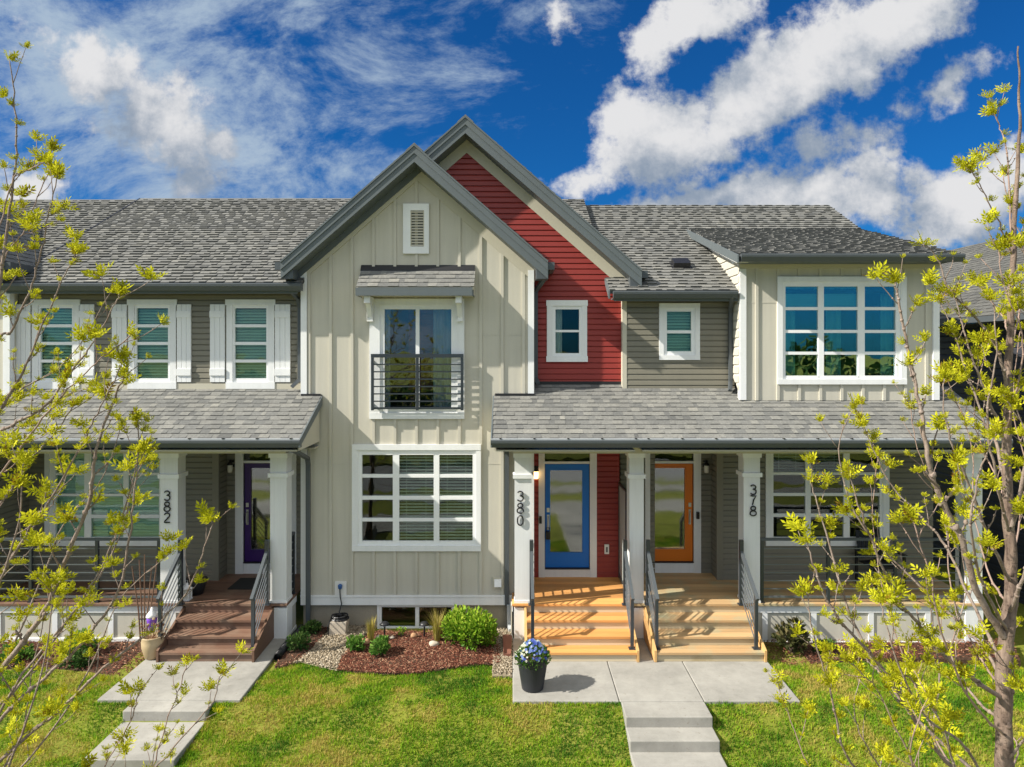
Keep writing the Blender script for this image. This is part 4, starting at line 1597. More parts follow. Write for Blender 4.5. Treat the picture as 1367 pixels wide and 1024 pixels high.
# ---- loose mulch, pebbles, grass
def np_mesh(name, verts, faces, tones, m, kind=None, parent=None):
    me = bpy.data.meshes.new(name)
    nv, nf, k = len(verts), len(faces), faces.shape[1]
    me.vertices.add(nv)
    me.vertices.foreach_set('co', verts.astype(np.float32).ravel())
    me.loops.add(nf * k)
    me.loops.foreach_set('vertex_index', faces.astype(np.int32).ravel())
    me.polygons.add(nf)
    me.polygons.foreach_set('loop_start', np.arange(0, nf * k, k, dtype=np.int32))
    at = me.attributes.new('tone', 'FLOAT', 'FACE')
    at.data.foreach_set('value', tones.astype(np.float32))
    me.update(calc_edges=True)
    me.validate()
    me.materials.append(m)
    o = bpy.data.objects.new(name, me)
    C.objects.link(o)
    if parent:
        o.parent = parent
    if kind:
        o['kind'] = kind
    return o


rng = np.random.default_rng(5)


def chips(name, polys, n, m, l=(.02, .06), w=(.006, .014), zf=None, flat=.5, kind='stuff'):
    V, Fc, T = [], [], []
    for poly in polys:
        x0, x1 = min(p[0] for p in poly), max(p[0] for p in poly)
        y0, y1 = min(p[1] for p in poly), max(p[1] for p in poly)
        area = (x1 - x0) * (y1 - y0)
        cx = sum(p[0] for p in poly) / len(poly)
        cy = sum(p[1] for p in poly) / len(poly)
        for _ in range(int(n * area)):
            p = (rng.uniform(x0, x1), rng.uniform(y0, y1))
            if not inside(p, poly):
                continue
            L, W = rng.uniform(*l) / 2, rng.uniform(*w) / 2
            a, b = rng.uniform(0, 6.28), rng.uniform(-flat, flat)
            z = zf(p, cx, cy) + rng.uniform(0, .02)
            d = np.array([math.cos(a) * math.cos(b), math.sin(a) * math.cos(b), math.sin(b)]) * L
            s_ = np.array([-math.sin(a), math.cos(a), rng.uniform(-.5, .5)]) * W
            u = np.array([0, 0, W * .8])
            c = np.array([p[0], p[1], z])
            k = len(V)
            V += [c - d - s_, c + d - s_, c + d + s_, c - d + s_, c - d * .9 - s_ * .6 + u, c + d * .9 - s_ * .6 + u, c + d * .9 + s_ * .6 + u, c - d * .9 + s_ * .6 + u]
            Fc += [(k + 4, k + 5, k + 6, k + 7), (k, k + 1, k + 5, k + 4), (k + 1, k + 2, k + 6, k + 5), (k + 2, k + 3, k + 7, k + 6), (k + 3, k, k + 4, k + 7)]
            T += [rng.uniform()] * 5
    return np_mesh(name, np.array(V), np.array(Fc), np.array(T), m, kind)


M['mulch'] = leaf_mat('red brown mulch chips', [(0, (.05, .018, .012)), (.45, (.13, .042, .026)), (.8, (.21, .085, .05)), (1, (.40, .24, .15))], 0.0, .8)
M['pebble'] = leaf_mat('tan pebbles', [(0, (.13, .10, .065)), (.5, (.27, .215, .145)), (1, (.44, .375, .285))], 0.0, .8)


def hump(z, h_, poly):
    def f(p, cx, cy):
        best = 1.0
        for q in poly:
            dx, dy = q[0] - cx, q[1] - cy
            L = math.hypot(dx, dy)
            d = ((p[0] - cx) * dx + (p[1] - cy) * dy) / L / L
            best = max(best, d) if False else best
        r = min(1.0, math.hypot((p[0] - cx) / 1.5, (p[1] - cy) / .7))
        return z + h_ * (1 - r)
    return f


chips('mulch', [mulch_poly], 3600, M['mulch'], zf=hump(-.012, .03, mulch_poly))
chips('mulch', [bed_poly, left_bed, right_bed], 700, M['mulch'], zf=lambda p, a, b: -.045 if abs(p[0]) > 4.3 else -.005)
chips('gravel', [gravel_poly, [(-.30, 10.4), (0, 10.4), (0, 12.1), (-.3, 12.1)]], 2600, M['pebble'], (.012, .035), (.012, .03), lambda p, a, b: -.014, .3)


def blades(name, polys, dens, m, hmin, hmax, excl=(), seed=3):
    g = np.random.default_rng(seed)
    P = []
    for poly in polys:
        x0, x1 = min(p[0] for p in poly), max(p[0] for p in poly)
        y0, y1 = min(p[1] for p in poly), max(p[1] for p in poly)
        n = int((x1 - x0) * (y1 - y0) * dens)
        q = np.column_stack([g.uniform(x0, x1, n), g.uniform(y0, y1, n)])
        c = np.zeros(n, bool)
        k = len(poly)
        for i in range(k):
            (ax, ay), (bx, by) = poly[i], poly[(i + 1) % k]
            if ay == by:
                continue
            cond = ((ay > q[:, 1]) != (by > q[:, 1])) & (q[:, 0] < (bx - ax) * (q[:, 1] - ay) / (by - ay) + ax)
            c ^= cond
        P.append(q[c])
    P = np.concatenate(P)
    for (a, b, c_, d) in excl:
        P = P[~((P[:, 0] > a) & (P[:, 0] < b) & (P[:, 1] > c_) & (P[:, 1] < d))]
    n = len(P)
    x, y = P[:, 0], P[:, 1]

    def fbm(s, ph):
        v = np.zeros(n)
        for k, a in ((1, .5), (2.3, .3), (5.1, .2)):
            v += a * np.sin(x * s * k + ph * k + 1.7 * np.sin(y * s * k * .9 + ph)) * np.cos(y * s * k * 1.1 - ph * 2 + 1.3 * np.sin(x * s * k * .7))
        return v
    patch = .55 + .85 * fbm(1.7, 1.3) + .60 * fbm(5.2, .4)
    bare = fbm(2.6, 4.1) + .6 * fbm(7.5, 2.2)
    keep = g.uniform(0, 1, n) > np.clip((bare - .46) * 1.6, 0, .6)
    P, patch, x, y, bare = P[keep], patch[keep], x[keep], y[keep], bare[keep]
    n = len(P)
    z = np.array([gz(a, b) for a, b in P]) - .018
    h_ = g.uniform(hmin, hmax, n) * np.clip(1.05 - .5 * np.clip(bare, 0, 1), .4, 1.1)
    an = g.uniform(0, 2 * np.pi, n)
    lean = g.uniform(.15, 1.05, n) * h_
    la = g.uniform(0, 2 * np.pi, n)
    w = g.uniform(.0028, .0062, n)
    b0 = np.column_stack([x - np.cos(an) * w, y - np.sin(an) * w, z])
    b1 = np.column_stack([x + np.cos(an) * w, y + np.sin(an) * w, z])
    mx = x + np.cos(la) * lean * .35
    my = y + np.sin(la) * lean * .35
    m0 = np.column_stack([mx - np.cos(an) * w * .8, my - np.sin(an) * w * .8, z + h_ * .6])
    m1 = np.column_stack([mx + np.cos(an) * w * .8, my + np.sin(an) * w * .8, z + h_ * .6])
    tp = np.column_stack([x + np.cos(la) * lean, y + np.sin(la) * lean, z + h_])
    V = np.stack([b0, b1, m1, m0, tp], 1).reshape(-1, 3)
    k = np.arange(n)[:, None] * 5
    F4 = np.concatenate([k + np.array([[0, 1, 2, 3]]), k + np.array([[3, 2, 4, 4]])], 1).reshape(-1, 4)
    t = np.clip(patch + g.normal(0, .20, n) - .45 * np.clip(bare - .2, 0, 1), 0, 1)
    # triangles for the tips
    quads = np.concatenate([k + np.array([[0, 1, 2, 3]])], 0)
    tris = k + np.array([[3, 2, 4]])
    fa = np.concatenate([np.stack([quads[:, 0], quads[:, 1], quads[:, 2]], 1), np.stack([quads[:, 0], quads[:, 2], quads[:, 3]], 1), tris])
    return np_mesh(name, V, fa, np.concatenate([t, t, t]), m, 'stuff')


M['grass'] = leaf_mat('lawn grass', [(0, (.44, .35, .09)), (.16, (.36, .38, .035)), (.42, (.215, .36, .013)), (.75, (.120, .265, .010)), (1, (.055, .150, .010))], .35, .7)
ex = [(1.555, 2.675, 3, 9.6), (.03, 4.03, 9.605, 12), (-5.83, -3.855, 9.645, 12), (-5.295, -4.205, 3, 9.7)]
central = [(-3.82, 7.0), (-3.82, lawn_edge[0][1] - .05)] + [(p[0], p[1] + .02) for p in lawn_edge] + [(.0, 9.5), (.0, 7.0)]
blades('grass', [central, [(-4.18, 7), (-3.82, 7), (-3.82, 9.6), (-4.18, 9.6)], [(0, 7), (1.56, 7), (1.56, 9.62), (0, 9.62)]], 4600, M['grass'], .022, .050, ex)
blades('grass', [[(2.66, 7.0), (8.6, 7.0), (8.6, 10.98), (6.6, 11.02), (5.2, 10.93), (4.4, 10.75), (4.06, 10.95), (4.03, 9.6), (2.66, 9.6)]], 3400, M['grass'], .026, .058, ex, 8)
blades('grass', [[(-9.6, 7.0), (-4.0, 7.0), (-4.0, 9.6), (-5.9, 9.6), (-5.9, 10.35), (-6.6, 10.55), (-7.4, 10.7), (-8.6, 10.65), (-9.6, 10.9)]], 3000, M['grass'], .026, .058, ex, 9)


# ---- shrubs and small plants
def shrub(name, label, c, r, hgt, n, m, leaf=(.035, .06), seed=1, cat='shrub', lumps=9, stems=True, group=None):
    g = random.Random(seed)
    root = thing(name, label, cat, (c[0], c[1], c[2]), group)
    L = []
    for i in range(lumps):
        a = g.uniform(0, 6.28)
        q = math.sqrt(g.uniform(0, 1)) * r * .66
        L.append((c[0] + math.cos(a) * q, c[1] + math.sin(a) * q * .9, c[2] + hgt * g.uniform(.30, .74) * (1 - .35 * (q / r) ** 2), r * g.uniform(.28, .46)))
    mb_ = MB()
    for i in range(n):
        lx, ly, lz, lr = L[i % lumps]
        d = Vector((g.gauss(0, 1), g.gauss(0, 1), g.gauss(0, 1))).normalized()
        k = lr * (g.uniform(.45, 1) ** .5) * g.uniform(.9, 1.1)
        p = Vector((lx + d.x * k, ly + d.y * k, max(c[2] + .01, lz + d.z * k * .9)))
        ax = (d + Vector((g.uniform(-.7, .7), g.uniform(-.7, .7), g.uniform(-.1, .9)))).normalized()
        s_ = ax.cross(Vector((g.uniform(-1, 1), g.uniform(-1, 1), g.uniform(-1, 1)))).normalized()
        nn = ax.cross(s_)
        l = g.uniform(*leaf)
        w = l * g.uniform(.24, .34)
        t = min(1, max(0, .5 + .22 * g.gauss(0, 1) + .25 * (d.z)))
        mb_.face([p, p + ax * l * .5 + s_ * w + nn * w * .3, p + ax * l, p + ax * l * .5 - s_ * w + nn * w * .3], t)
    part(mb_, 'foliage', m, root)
    if stems:
        sb = MB()
        for i in range(lumps):
            lx, ly, lz, lr = L[i]
            sb.tube([(c[0] + (lx - c[0]) * .15, c[1] + (ly - c[1]) * .15, c[2] - .03), (c[0] + (lx - c[0]) * .5, c[1] + (ly - c[1]) * .5, c[2] + (lz - c[2]) * .5), (lx, ly, lz)], [.008, .006, .003], 5)
        part(sb, 'stems', M['bark'], root)
    return root


M['bark'] = bark_mat('grey brown bark', (.085, .058, .046), (.235, .170, .130), (.30, .23, .18))
M['limb_bark'] = bark_mat('pale limb bark', (.16, .115, .09), (.31, .24, .195), (.36, .30, .26))
M['twig'] = paint('red brown twig', (.29, .20, .16), .7, .25, 14, .4, 60, fine=.15)
M['spirea'] = leaf_mat('bright shrub leaf', [(0, (.055, .14, .012)), (.4, (.13, .26, .016)), (.75, (.26, .40, .030)), (1, (.42, .50, .06))], .3)
M['dark_leaf'] = leaf_mat('dark shrub leaf', [(0, (.018, .050, .012)), (.5, (.045, .105, .022)), (1, (.13, .20, .05))], .2)
M['mid_leaf'] = leaf_mat('mid green leaf', [(0, (.03, .09, .015)), (.5, (.08, .19, .025)), (1, (.20, .33, .06))], .3)
M['bronze_leaf'] = leaf_mat('bronze leaf', [(0, (.035, .035, .014)), (.5, (.075, .085, .03)), (1, (.17, .13, .06))], .2)
M['straw'] = leaf_mat('straw grass blade', [(0, (.20, .19, .03)), (.5, (.38, .32, .06)), (1, (.52, .40, .16))], .3)
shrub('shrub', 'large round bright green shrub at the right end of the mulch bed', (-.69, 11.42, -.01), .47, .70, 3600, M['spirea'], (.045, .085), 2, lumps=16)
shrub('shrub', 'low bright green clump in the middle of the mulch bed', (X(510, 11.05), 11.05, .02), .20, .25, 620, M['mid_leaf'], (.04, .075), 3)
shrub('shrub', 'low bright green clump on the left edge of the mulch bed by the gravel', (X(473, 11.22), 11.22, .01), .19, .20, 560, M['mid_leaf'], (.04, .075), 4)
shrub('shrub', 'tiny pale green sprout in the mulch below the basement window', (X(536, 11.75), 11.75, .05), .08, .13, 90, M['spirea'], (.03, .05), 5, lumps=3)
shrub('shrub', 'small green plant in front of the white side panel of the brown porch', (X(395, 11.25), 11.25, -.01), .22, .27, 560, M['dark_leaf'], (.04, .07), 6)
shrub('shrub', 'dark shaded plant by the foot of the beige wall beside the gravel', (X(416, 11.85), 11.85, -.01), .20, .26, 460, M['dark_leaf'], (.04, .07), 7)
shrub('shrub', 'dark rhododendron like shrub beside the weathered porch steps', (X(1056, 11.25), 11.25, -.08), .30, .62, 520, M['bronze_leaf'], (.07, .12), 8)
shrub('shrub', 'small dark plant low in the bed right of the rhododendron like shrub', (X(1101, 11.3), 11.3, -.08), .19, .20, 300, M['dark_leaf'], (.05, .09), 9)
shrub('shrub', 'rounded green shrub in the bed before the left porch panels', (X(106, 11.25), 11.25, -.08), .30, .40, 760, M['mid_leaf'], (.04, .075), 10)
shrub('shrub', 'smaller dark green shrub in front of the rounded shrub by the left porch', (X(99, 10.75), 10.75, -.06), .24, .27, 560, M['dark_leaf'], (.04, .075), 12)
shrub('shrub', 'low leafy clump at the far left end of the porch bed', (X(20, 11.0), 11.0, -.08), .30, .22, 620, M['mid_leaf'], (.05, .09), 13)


def tuft(label, c, n, hgt, spread, m, seed, group=None):
    g = random.Random(seed)
    root = thing('grass_tuft', label, 'ornamental grass', c, group)
    mb_ = MB()
    for i in range(n):
        a = g.uniform(0, 6.28)
        q = g.uniform(0, .05)
        b = Vector((c[0] + math.cos(a) * q, c[1] + math.sin(a) * q, c[2] - .01))
        l = hgt * g.uniform(.55, 1.05)
        s_ = spread * g.uniform(.1, 1)
        o_ = Vector((math.cos(a), math.sin(a), 0))
        sd = Vector((-math.sin(a), math.cos(a), 0)) * .005
        p1 = b + o_ * s_ * .3 + Vector((0, 0, l * .6))
        p2 = b + o_ * s_ + Vector((0, 0, l))
        t = g.random()
        mb_.face([b - sd, b + sd, p1 + sd * .8, p1 - sd * .8], t)
        mb_.face([p1 - sd * .8, p1 + sd * .8, p2], t)
    part(mb_, 'blades', m, root)


tuft('yellow upright grass tuft left of the basement window', (X(495, 11.55), 11.55, .02), 150, .42, .14, M['straw'], 3)
tuft('feathery straw grass tuft between the basement window and the large round shrub', (X(584, 11.55), 11.55, .03), 170, .52, .30, M['straw'], 4)
tuft('dry straw tuft in the dark bed right of the weathered steps', (X(1132, 11.0), 11.0, -.08), 60, .18, .16, M['straw'], 5)


# ---- rocks, lights, pots and other small things
M['rock'] = paint('pale rock', (.50, .43, .34), .9, .2, 9, .5, 40)
M['rust_rock'] = paint('orange brown rock', (.42, .24, .13), .9, .2, 9, .5, 40)
for (lab, px, Yr, r, mm) in (('large pale rock on the mulch near the round shrub', 580, 11.35, .075, 'rock'),
                             ('pale rock on the mulch below the left garden light', 505, 11.6, .06, 'rock'),
                             ('small white rock on the mulch left of the tiny sprout', 523, 11.62, .04, 'rock'),
                             ('brown rock in the mulch under the right half of the basement window', 553, 11.7, .055, 'rust_rock'),
                             ('flat orange rock on the gravel edge by the yellow grass tuft', 487, 11.45, .075, 'rust_rock')):
    m = MB()
    zc = .03
    m.blob((X(px, Yr), Yr, zc + .012), r, int(px), squash=(1.1, .9, .7), amp=.14)
    o = part(m, 'rock', M[mm], None, smooth=True, loc=(X(px, Yr), Yr, zc))
    tag(o, lab, 'rock', 'rocks on the mulch bed')

for lab, px in (('black mushroom cap garden light at the left of the basement window', 513.5), ('black mushroom cap garden light at the middle of the basement window', 566.5)):
    x = X(px, 11.72)
    root = thing('garden_light', lab, 'garden light', (x, 11.72, .03), 'solar lights by the basement window')
    m = MB()
    m.tube([(x, 11.72, -.02), (x, 11.72, .20)], .014, 8)
    part(m, 'stake', M['black'], root)
    m = MB()
    m.lathe(x, 11.72, [(.0, .275), (.05, .262), (.088, .228), (.086, .222), (.0, .226)], 18)
    part(m, 'lamp_cap', M['flash'], root, smooth=True)
    m = MB()
    m.lathe(x, 11.72, [(.0, .196), (.034, .197), (.036, .224), (.0, .224)], 12)
    part(m, 'lens', M['frost_lamp'], root)

# planter with pansies on the slab
px_, py_ = X(711, 9.95), 9.95
M['pot'] = paint('dark resin planter', (.022, .024, .028), .5, .15, 6, .2, 60)
M['petal_blue'] = leaf_mat('blue petals', [(0, (.04, .06, .30)), (.5, (.10, .16, .48)), (1, (.30, .40, .66))], .3)
M['petal_white'] = leaf_mat('cream petals', [(0, (.55, .55, .40)), (1, (.80, .80, .66))], .3)
root = thing('planter', 'tall black planter of blue and cream flowers standing on the concrete slab', 'flower pot', (px_, py_, 0))
m = MB()
m.lathe(px_, py_, [(.0, .001), (.150, .001), (.158, .012), (.228, .455), (.236, .458), (.238, .492), (.226, .494), (.216, .43), (.0, .42)], 40)
part(m, 'pot', M['pot'], root, smooth=False)
m = MB()
m.lathe(px_, py_, [(.0, .448), (.12, .445), (.218, .432)], 20)
part(m, 'soil', M['soil'], root)
g = random.Random(31)
fb, gb, wb = MB(), MB(), MB()
for i in range(900):
    a, q = g.uniform(0, 6.28), math.sqrt(g.random())
    top = .46 + .20 * (1 - q ** 2.2)
    p = Vector((px_ + math.cos(a) * q * .25, py_ + math.sin(a) * q * .25, top - g.uniform(0, .10)))
    d = Vector((math.cos(a) * q + g.uniform(-.5, .5), math.sin(a) * q + g.uniform(-.5, .5), .9)).normalized()
    s_ = d.cross(Vector((g.uniform(-1, 1), g.uniform(-1, 1), .2))).normalized()
    l = g.uniform(.03, .06)
    gb.face([p, p + d * l * .5 + s_ * l * .25, p + d * l, p + d * l * .5 - s_ * l * .25], g.random())
for i in range(150):
    a, q = g.uniform(0, 6.28), math.sqrt(g.random())
    top = .475 + .215 * (1 - q ** 2.2)
    cxx, cyy = math.cos(a) * q * .24, math.sin(a) * q * .24
    p = Vector((px_ + cxx, py_ + cyy, top))
    nrm = Vector((math.cos(a) * q * .8 + g.uniform(-.3, .3), math.sin(a) * q * .8 - .45, .7)).normalized()
    u_ = nrm.orthogonal().normalized()
    v_ = nrm.cross(u_)
    tgt = wb if (cxx < -.09 and g.random() < .75) or g.random() < .1 else fb
    r = g.uniform(.016, .026)
    t = g.random()
    for k in range(5):
        b0, b1 = 6.283 * k / 5, 6.283 * (k + 1) / 5
        bm_ = (b0 + b1) / 2
        f_ = lambda an, rr, e: p + (u_ * math.cos(an) + v_ * math.sin(an)) * rr + nrm * e
        tgt.face([p, f_(b0 + .1, r * .75, .003), f_(bm_, r, .006), f_(b1 - .1, r * .75, .003)], t)
part(gb, 'foliage', M['mid_leaf'], root)
part(fb, 'blue_flowers', M['petal_blue'], root)
part(wb, 'cream_flowers', M['petal_white'], root)

# tan pot with dead stems on the left slab
M['clay'] = paint('tan ceramic', (.44, .335, .20), .45, .15, 8)
vx, vy = X(204, 10.95), 10.95
root = thing('flower_pot', 'tan ceramic pot with dried flowers beside the brown steps', 'flower pot', (vx, vy, 0))
m = MB()
m.lathe(vx, vy, [(.0, .001), (.10, .001), (.12, .02), (.165, .18), (.17, .27), (.155, .33), (.163, .345), (.15, .352), (.135, .30), (.0, .28)], 28)
part(m, 'pot', M['clay'], root, smooth=True)
m = MB()
for i in range(26):
    a = g.uniform(0, 6.28)
    e = (vx + math.cos(a) * g.uniform(.05, .22), vy + math.sin(a) * g.uniform(.05, .2), .30 + g.uniform(.05, .26))
    m.tube([(vx + math.cos(a) * .05, vy + math.sin(a) * .05, .27), ((vx + e[0]) / 2, (vy + e[1]) / 2, .36), e], [.004, .003, .002], 4)
    m.blob(e, g.uniform(.012, .024), i, amp=.2, t=g.random())
M['dead'] = leaf_mat('dried flower', [(0, (.16, .07, .04)), (.5, (.30, .17, .10)), (1, (.48, .36, .24))], .1, .8)
part(m, 'dried_flowers', M['dead'], root)

# purple lantern ornament and brown stakes by the left steps
M['purple_glass'] = paint('violet glass', (.20, .07, .52), .15, .1, spec=.8)
M['lantern_white'] = paint('white lantern paint', (.78, .76, .74), .4)
lx, ly = X(203, 11.35), 11.35
root = thing('garden_ornament', 'white topped violet glass ornament on a stake beside the brown steps', 'ornament', (lx, ly, -.05))
m = MB()
m.tube([(lx, ly, -.08), (lx, ly, .24)], .012, 8)
part(m, 'stake', M['black'], root)
m = MB()
m.lathe(lx, ly, [(.0, .24), (.03, .25), (.06, .33), (.085, .46), (.08, .50), (.0, .50)], 18)
part(m, 'glass_body', M['purple_glass'], root, smooth=True)
m = MB()
m.lathe(lx, ly, [(.0, .66), (.015, .655), (.03, .60), (.075, .55), (.095, .505), (.09, .501), (.0, .502)], 18)
part(m, 'cap', M['lantern_white'], root, smooth=True)
sx_, sy_ = X(193, 11.45), 11.45
root = thing('plant_stakes', 'fan of tall thin brown stakes tied together in the bed beside the brown steps', 'plant support', (sx_, sy_, -.05))
for i in range(5):
    m = MB()
    f_ = (i - 2) / 2
    m.tube([(sx_ + f_ * .06, sy_, -.1), (sx_ + f_ * .10, sy_, .55), (sx_ + f_ * .21, sy_ + .03 * (i % 2), 1.30 + .1 * (i % 3))], [.014, .013, .009], 6)
    part(m, 'stake', M['skirt_brown'], root)
m = MB()
m.tube([(sx_ + .09 * math.cos(a / 10 * 6.283), sy_ + .022 * math.sin(a / 10 * 6.283), .42) for a in range(11)], .006, 5)
part(m, 'tie', M['black'], root)

# lantern, black pot, doormat on the brown porch
lx, ly, lz = X(249, 11.85), 11.85, DECK
root = thing('lantern', 'small white candle lantern standing on the brown porch', 'lantern', (lx, ly, lz))
m = MB()
for sx in (-1, 1):
    for sy in (-1, 1):
        m.box(lx + sx * .06 - .009, lx + sx * .06 + .009, ly + sy * .06 - .009, ly + sy * .06 + .009, lz + .021, lz + .20)
m.box(lx - .075, lx + .075, ly - .075, ly + .075, lz + .001, lz + .02)
part(m, 'frame', M['lantern_white'], root)
m = MB()
m.box(lx - .05, lx + .05, ly - .05, ly + .05, lz + .022, lz + .198)
part(m, 'glass', M['frost_lamp'], root)
m = MB()
m.lathe(lx, ly, [(.105, lz + .201), (.10, lz + .215), (.03, lz + .262), (.03, lz + .29), (.0, lz + .295)], 4)
m.tube([(lx - .02, ly, lz + .29), (lx - .018, ly, lz + .335), (lx + .018, ly, lz + .335), (lx + .02, ly, lz + .29)], .004, 5)
part(m, 'roof', M['lantern_white'], root)
bx, by = X(261, 12.15), 12.15
root = thing('flower_pot', 'black pot of withered plants on the brown porch behind the white lantern', 'flower pot', (bx, by, DECK))
m = MB()
m.lathe(bx, by, [(.0, .601), (.13, .601), (.19, .80), (.205, .845), (.20, .86), (.18, .85), (.0, .82)], 26)
part(m, 'pot', M['pot'], root, smooth=True)
m = MB()
for i in range(60):
    a = g.uniform(0, 6.28)
    q = g.uniform(.05, .34)
    m.tube([(bx, by, .82), (bx + math.cos(a) * q * .5, by + math.sin(a) * q * .4, .90 + g.uniform(0, .06)), (bx + math.cos(a) * q, by + math.sin(a) * q * .6, .84 + g.uniform(-.08, .12))], [.005, .004, .002], 4, t=g.random())
part(m, 'withered_stems', M['bark'], root)
m = MB()
m.box(-5.15, -4.42, 12.35, 12.95, DECK + .003, DECK + .016)
o = part(m, 'doormat', paint('black coir mat', (.022, .022, .021), .95, .3, 12, .9, 90), None, loc=(-4.78, 12.65, DECK))
tag(o, 'black doormat on the brown porch at the purple door', 'doormat')

# patio chair on the right porch, dark behind the guard
def patio_chair(x, y, lab, rz):
    root = thing('patio_chair', lab, 'chair', (x, y, DECK))
    root.rotation_euler = (0, 0, rz)
    BASE[root] = Vector((0, 0, 0))
    m = MB()
    for i in range(6):
        m.box(-.26, .26, -.25 + i * .085, -.18 + i * .085, .40, .422)
    part(m, 'seat', M['black'], root)
    m = MB()
    for i in range(6):
        m.prism([(-.24 + i * .082, .26, .46), (-.175 + i * .082, .26, .46), (-.175 + i * .082, .36, .95), (-.24 + i * .082, .36, .95)], (0, .02, 0))
    part(m, 'backrest', M['black'], root)
    for sx in (-1, 1):
        m = MB()
        m.box(sx * .30 - .035, sx * .30 + .035, -.27, .30, .62, .645)
        part(m, 'armrest', M['black'], root)
        for sy, hh in ((-.24, .618), (.27, .618)):
            m = MB()
            m.box(sx * .29 - .02, sx * .29 + .02, sy - .02, sy + .02, .0, hh)
            part(m, 'leg', M['black'], root)


patio_chair(6.75, 12.5, 'dark slatted patio chair in the shade behind the right porch railing', .15)

# stump shaped block with black hose under the outlet, cord
ux, uy = X(453, 11.95), 11.95
root = thing('pedestal', 'tan block topped by a coil of black cable on the gravel under the outlet', 'utility block', (ux, uy, 0))
m = MB()
m.prism([(ux - .15, uy - .13, -.02), (ux + .13, uy - .13, -.02), (ux + .13, uy + .12, -.02), (ux - .15, uy + .12, -.02)], (.02, 0, .24))
part(m, 'block', M['rock'], root)
m = MB()
for k, rr in enumerate((.15, .12, .09, .135)):
    m.tube([(ux + .01 + rr * math.cos(a / 16 * 6.283), uy + rr * .8 * math.sin(a / 16 * 6.283), .24 + .016 * k + .006 * math.sin(a)) for a in range(17)], .014, 6)
m.tube([(ux - .13, uy - .09, .25), (ux - .17, uy - .13, .14), (ux - .15, uy - .15, .02)], .012, 6)
part(m, 'cable_coil', M['black'], root)
m = MB()
m.tube([(X(455, YB), YB - .075, Z(784, YB)), (X(455.5, YB), YB - .07, Z(795, YB)), (X(456, 12.1), 12.1, Z(806, 12.1)), (X(454, 12.05), 12.0, .33), (ux + .03, uy - .02, .28)], .011, 8)
o = part(m, 'power_cord', M['black'], None, smooth=True, loc=(X(455, YB), YB - .07, Z(784, YB)))
tag(o, 'black cord hanging from the wall outlet down to the tan block', 'power cord')
# black drain pipe lying at the slab corner
m = MB()
pts = [(-3.72, 12.08, .03), (-3.74, 11.7, .03), (-3.76, 11.2, .035), (-3.74, 10.86, .04)]
m.tube(pts, .055, 12, cap=False)
for i in range(30):
    q = i / 30
    m.tube([(-3.72 - .03 * q, 12.0 - q * 1.1, .035), (-3.721 - .03 * q, 11.985 - q * 1.1, .035)], .06, 12)
o = part(m, 'drain_pipe', M['black'], None, smooth=True, loc=(-3.74, 11.2, 0))
tag(o, 'black corrugated drain pipe lying along the side of the brown porch', 'drain pipe')
m = MB()
m.prism([(-.16, 11.75, -.012), (.0, 11.75, -.012), (-.02, 11.0, -.012), (-.14, 11.0, -.012)], (0, 0, .05))
m.prism([(-.16, 11.75, .04), (-.15, 11.75, .04), (-.13, 11.0, .04), (-.14, 11.0, .04)], (0, 0, .04))
o = part(m, 'splash_block', paint('red brown splash block', (.18, .075, .05), .8, .2), None, loc=(-.08, 11.4, 0))
tag(o, 'red brown splash block under the pale downspout foot', 'splash block')
# ------------------------------------------------------------------ two budding street trees
def leaf_cluster(mb_, c, size, g, up):
    n = g.randint(11, 17)
    for i in range(n):
        a = g.uniform(0, 6.28)
        e = g.uniform(-.25, 1.25)
        d = Vector((math.cos(a) * math.cos(e), math.sin(a) * math.cos(e), math.sin(e)))
        d = (d + up * .5).normalized()
        l = size * g.uniform(.55, 1.1)
        sd = d.cross(Vector((g.uniform(-1, 1), g.uniform(-1, 1), g.uniform(-1, 1)))).normalized()
        nn = sd.cross(d)
        k = g.randint(3, 4)
        tb = g.gauss(.52, .22)
        curl = g.uniform(-.25, .15)

        def lf(p, ax, ln, w, t):
            s_ = ax.cross(nn)
            s_ = s_.normalized() * w if s_.length > 1e-4 else sd * w
            mb_.face([p, p + ax * ln * .45 + s_ + nn * w * .35, p + ax * ln, p + ax * ln * .45 - s_ + nn * w * .35], min(1, max(0, t)))
        for j in range(k):
            q = (j + .6) / (k + .4)
            p = c + d * l * q + nn * curl * l * q * q
            for sg in (-1, 1):
                ax = (d * .75 + sd * sg * .8 + nn * g.uniform(-.2, .3)).normalized()
                lf(p, ax, l * g.uniform(.34, .5), l * .080, tb + g.uniform(-.22, .2))
        p = c + d * l * .92 + nn * curl * l
        lf(p, (d + nn * curl).normalized(), l * .45, l * .09, tb + .1)


def catmull(P, n=5):
    out = []
    for i in range(len(P) - 1):
        p0, p1, p2, p3 = P[max(i - 1, 0)], P[i], P[i + 1], P[min(i + 2, len(P) - 1)]
        for j in range(n):
            t = j / n
            out.append(tuple(.5 * (2 * b + (-a + c) * t + (2 * a - 5 * b + 4 * c - d) * t * t + (-a + 3 * b - 3 * c + d) * t ** 3) for a, b, c, d in zip(p0, p1, p2, p3)))
    out.append(tuple(P[-1]))
    return [Vector(o) for o in out]


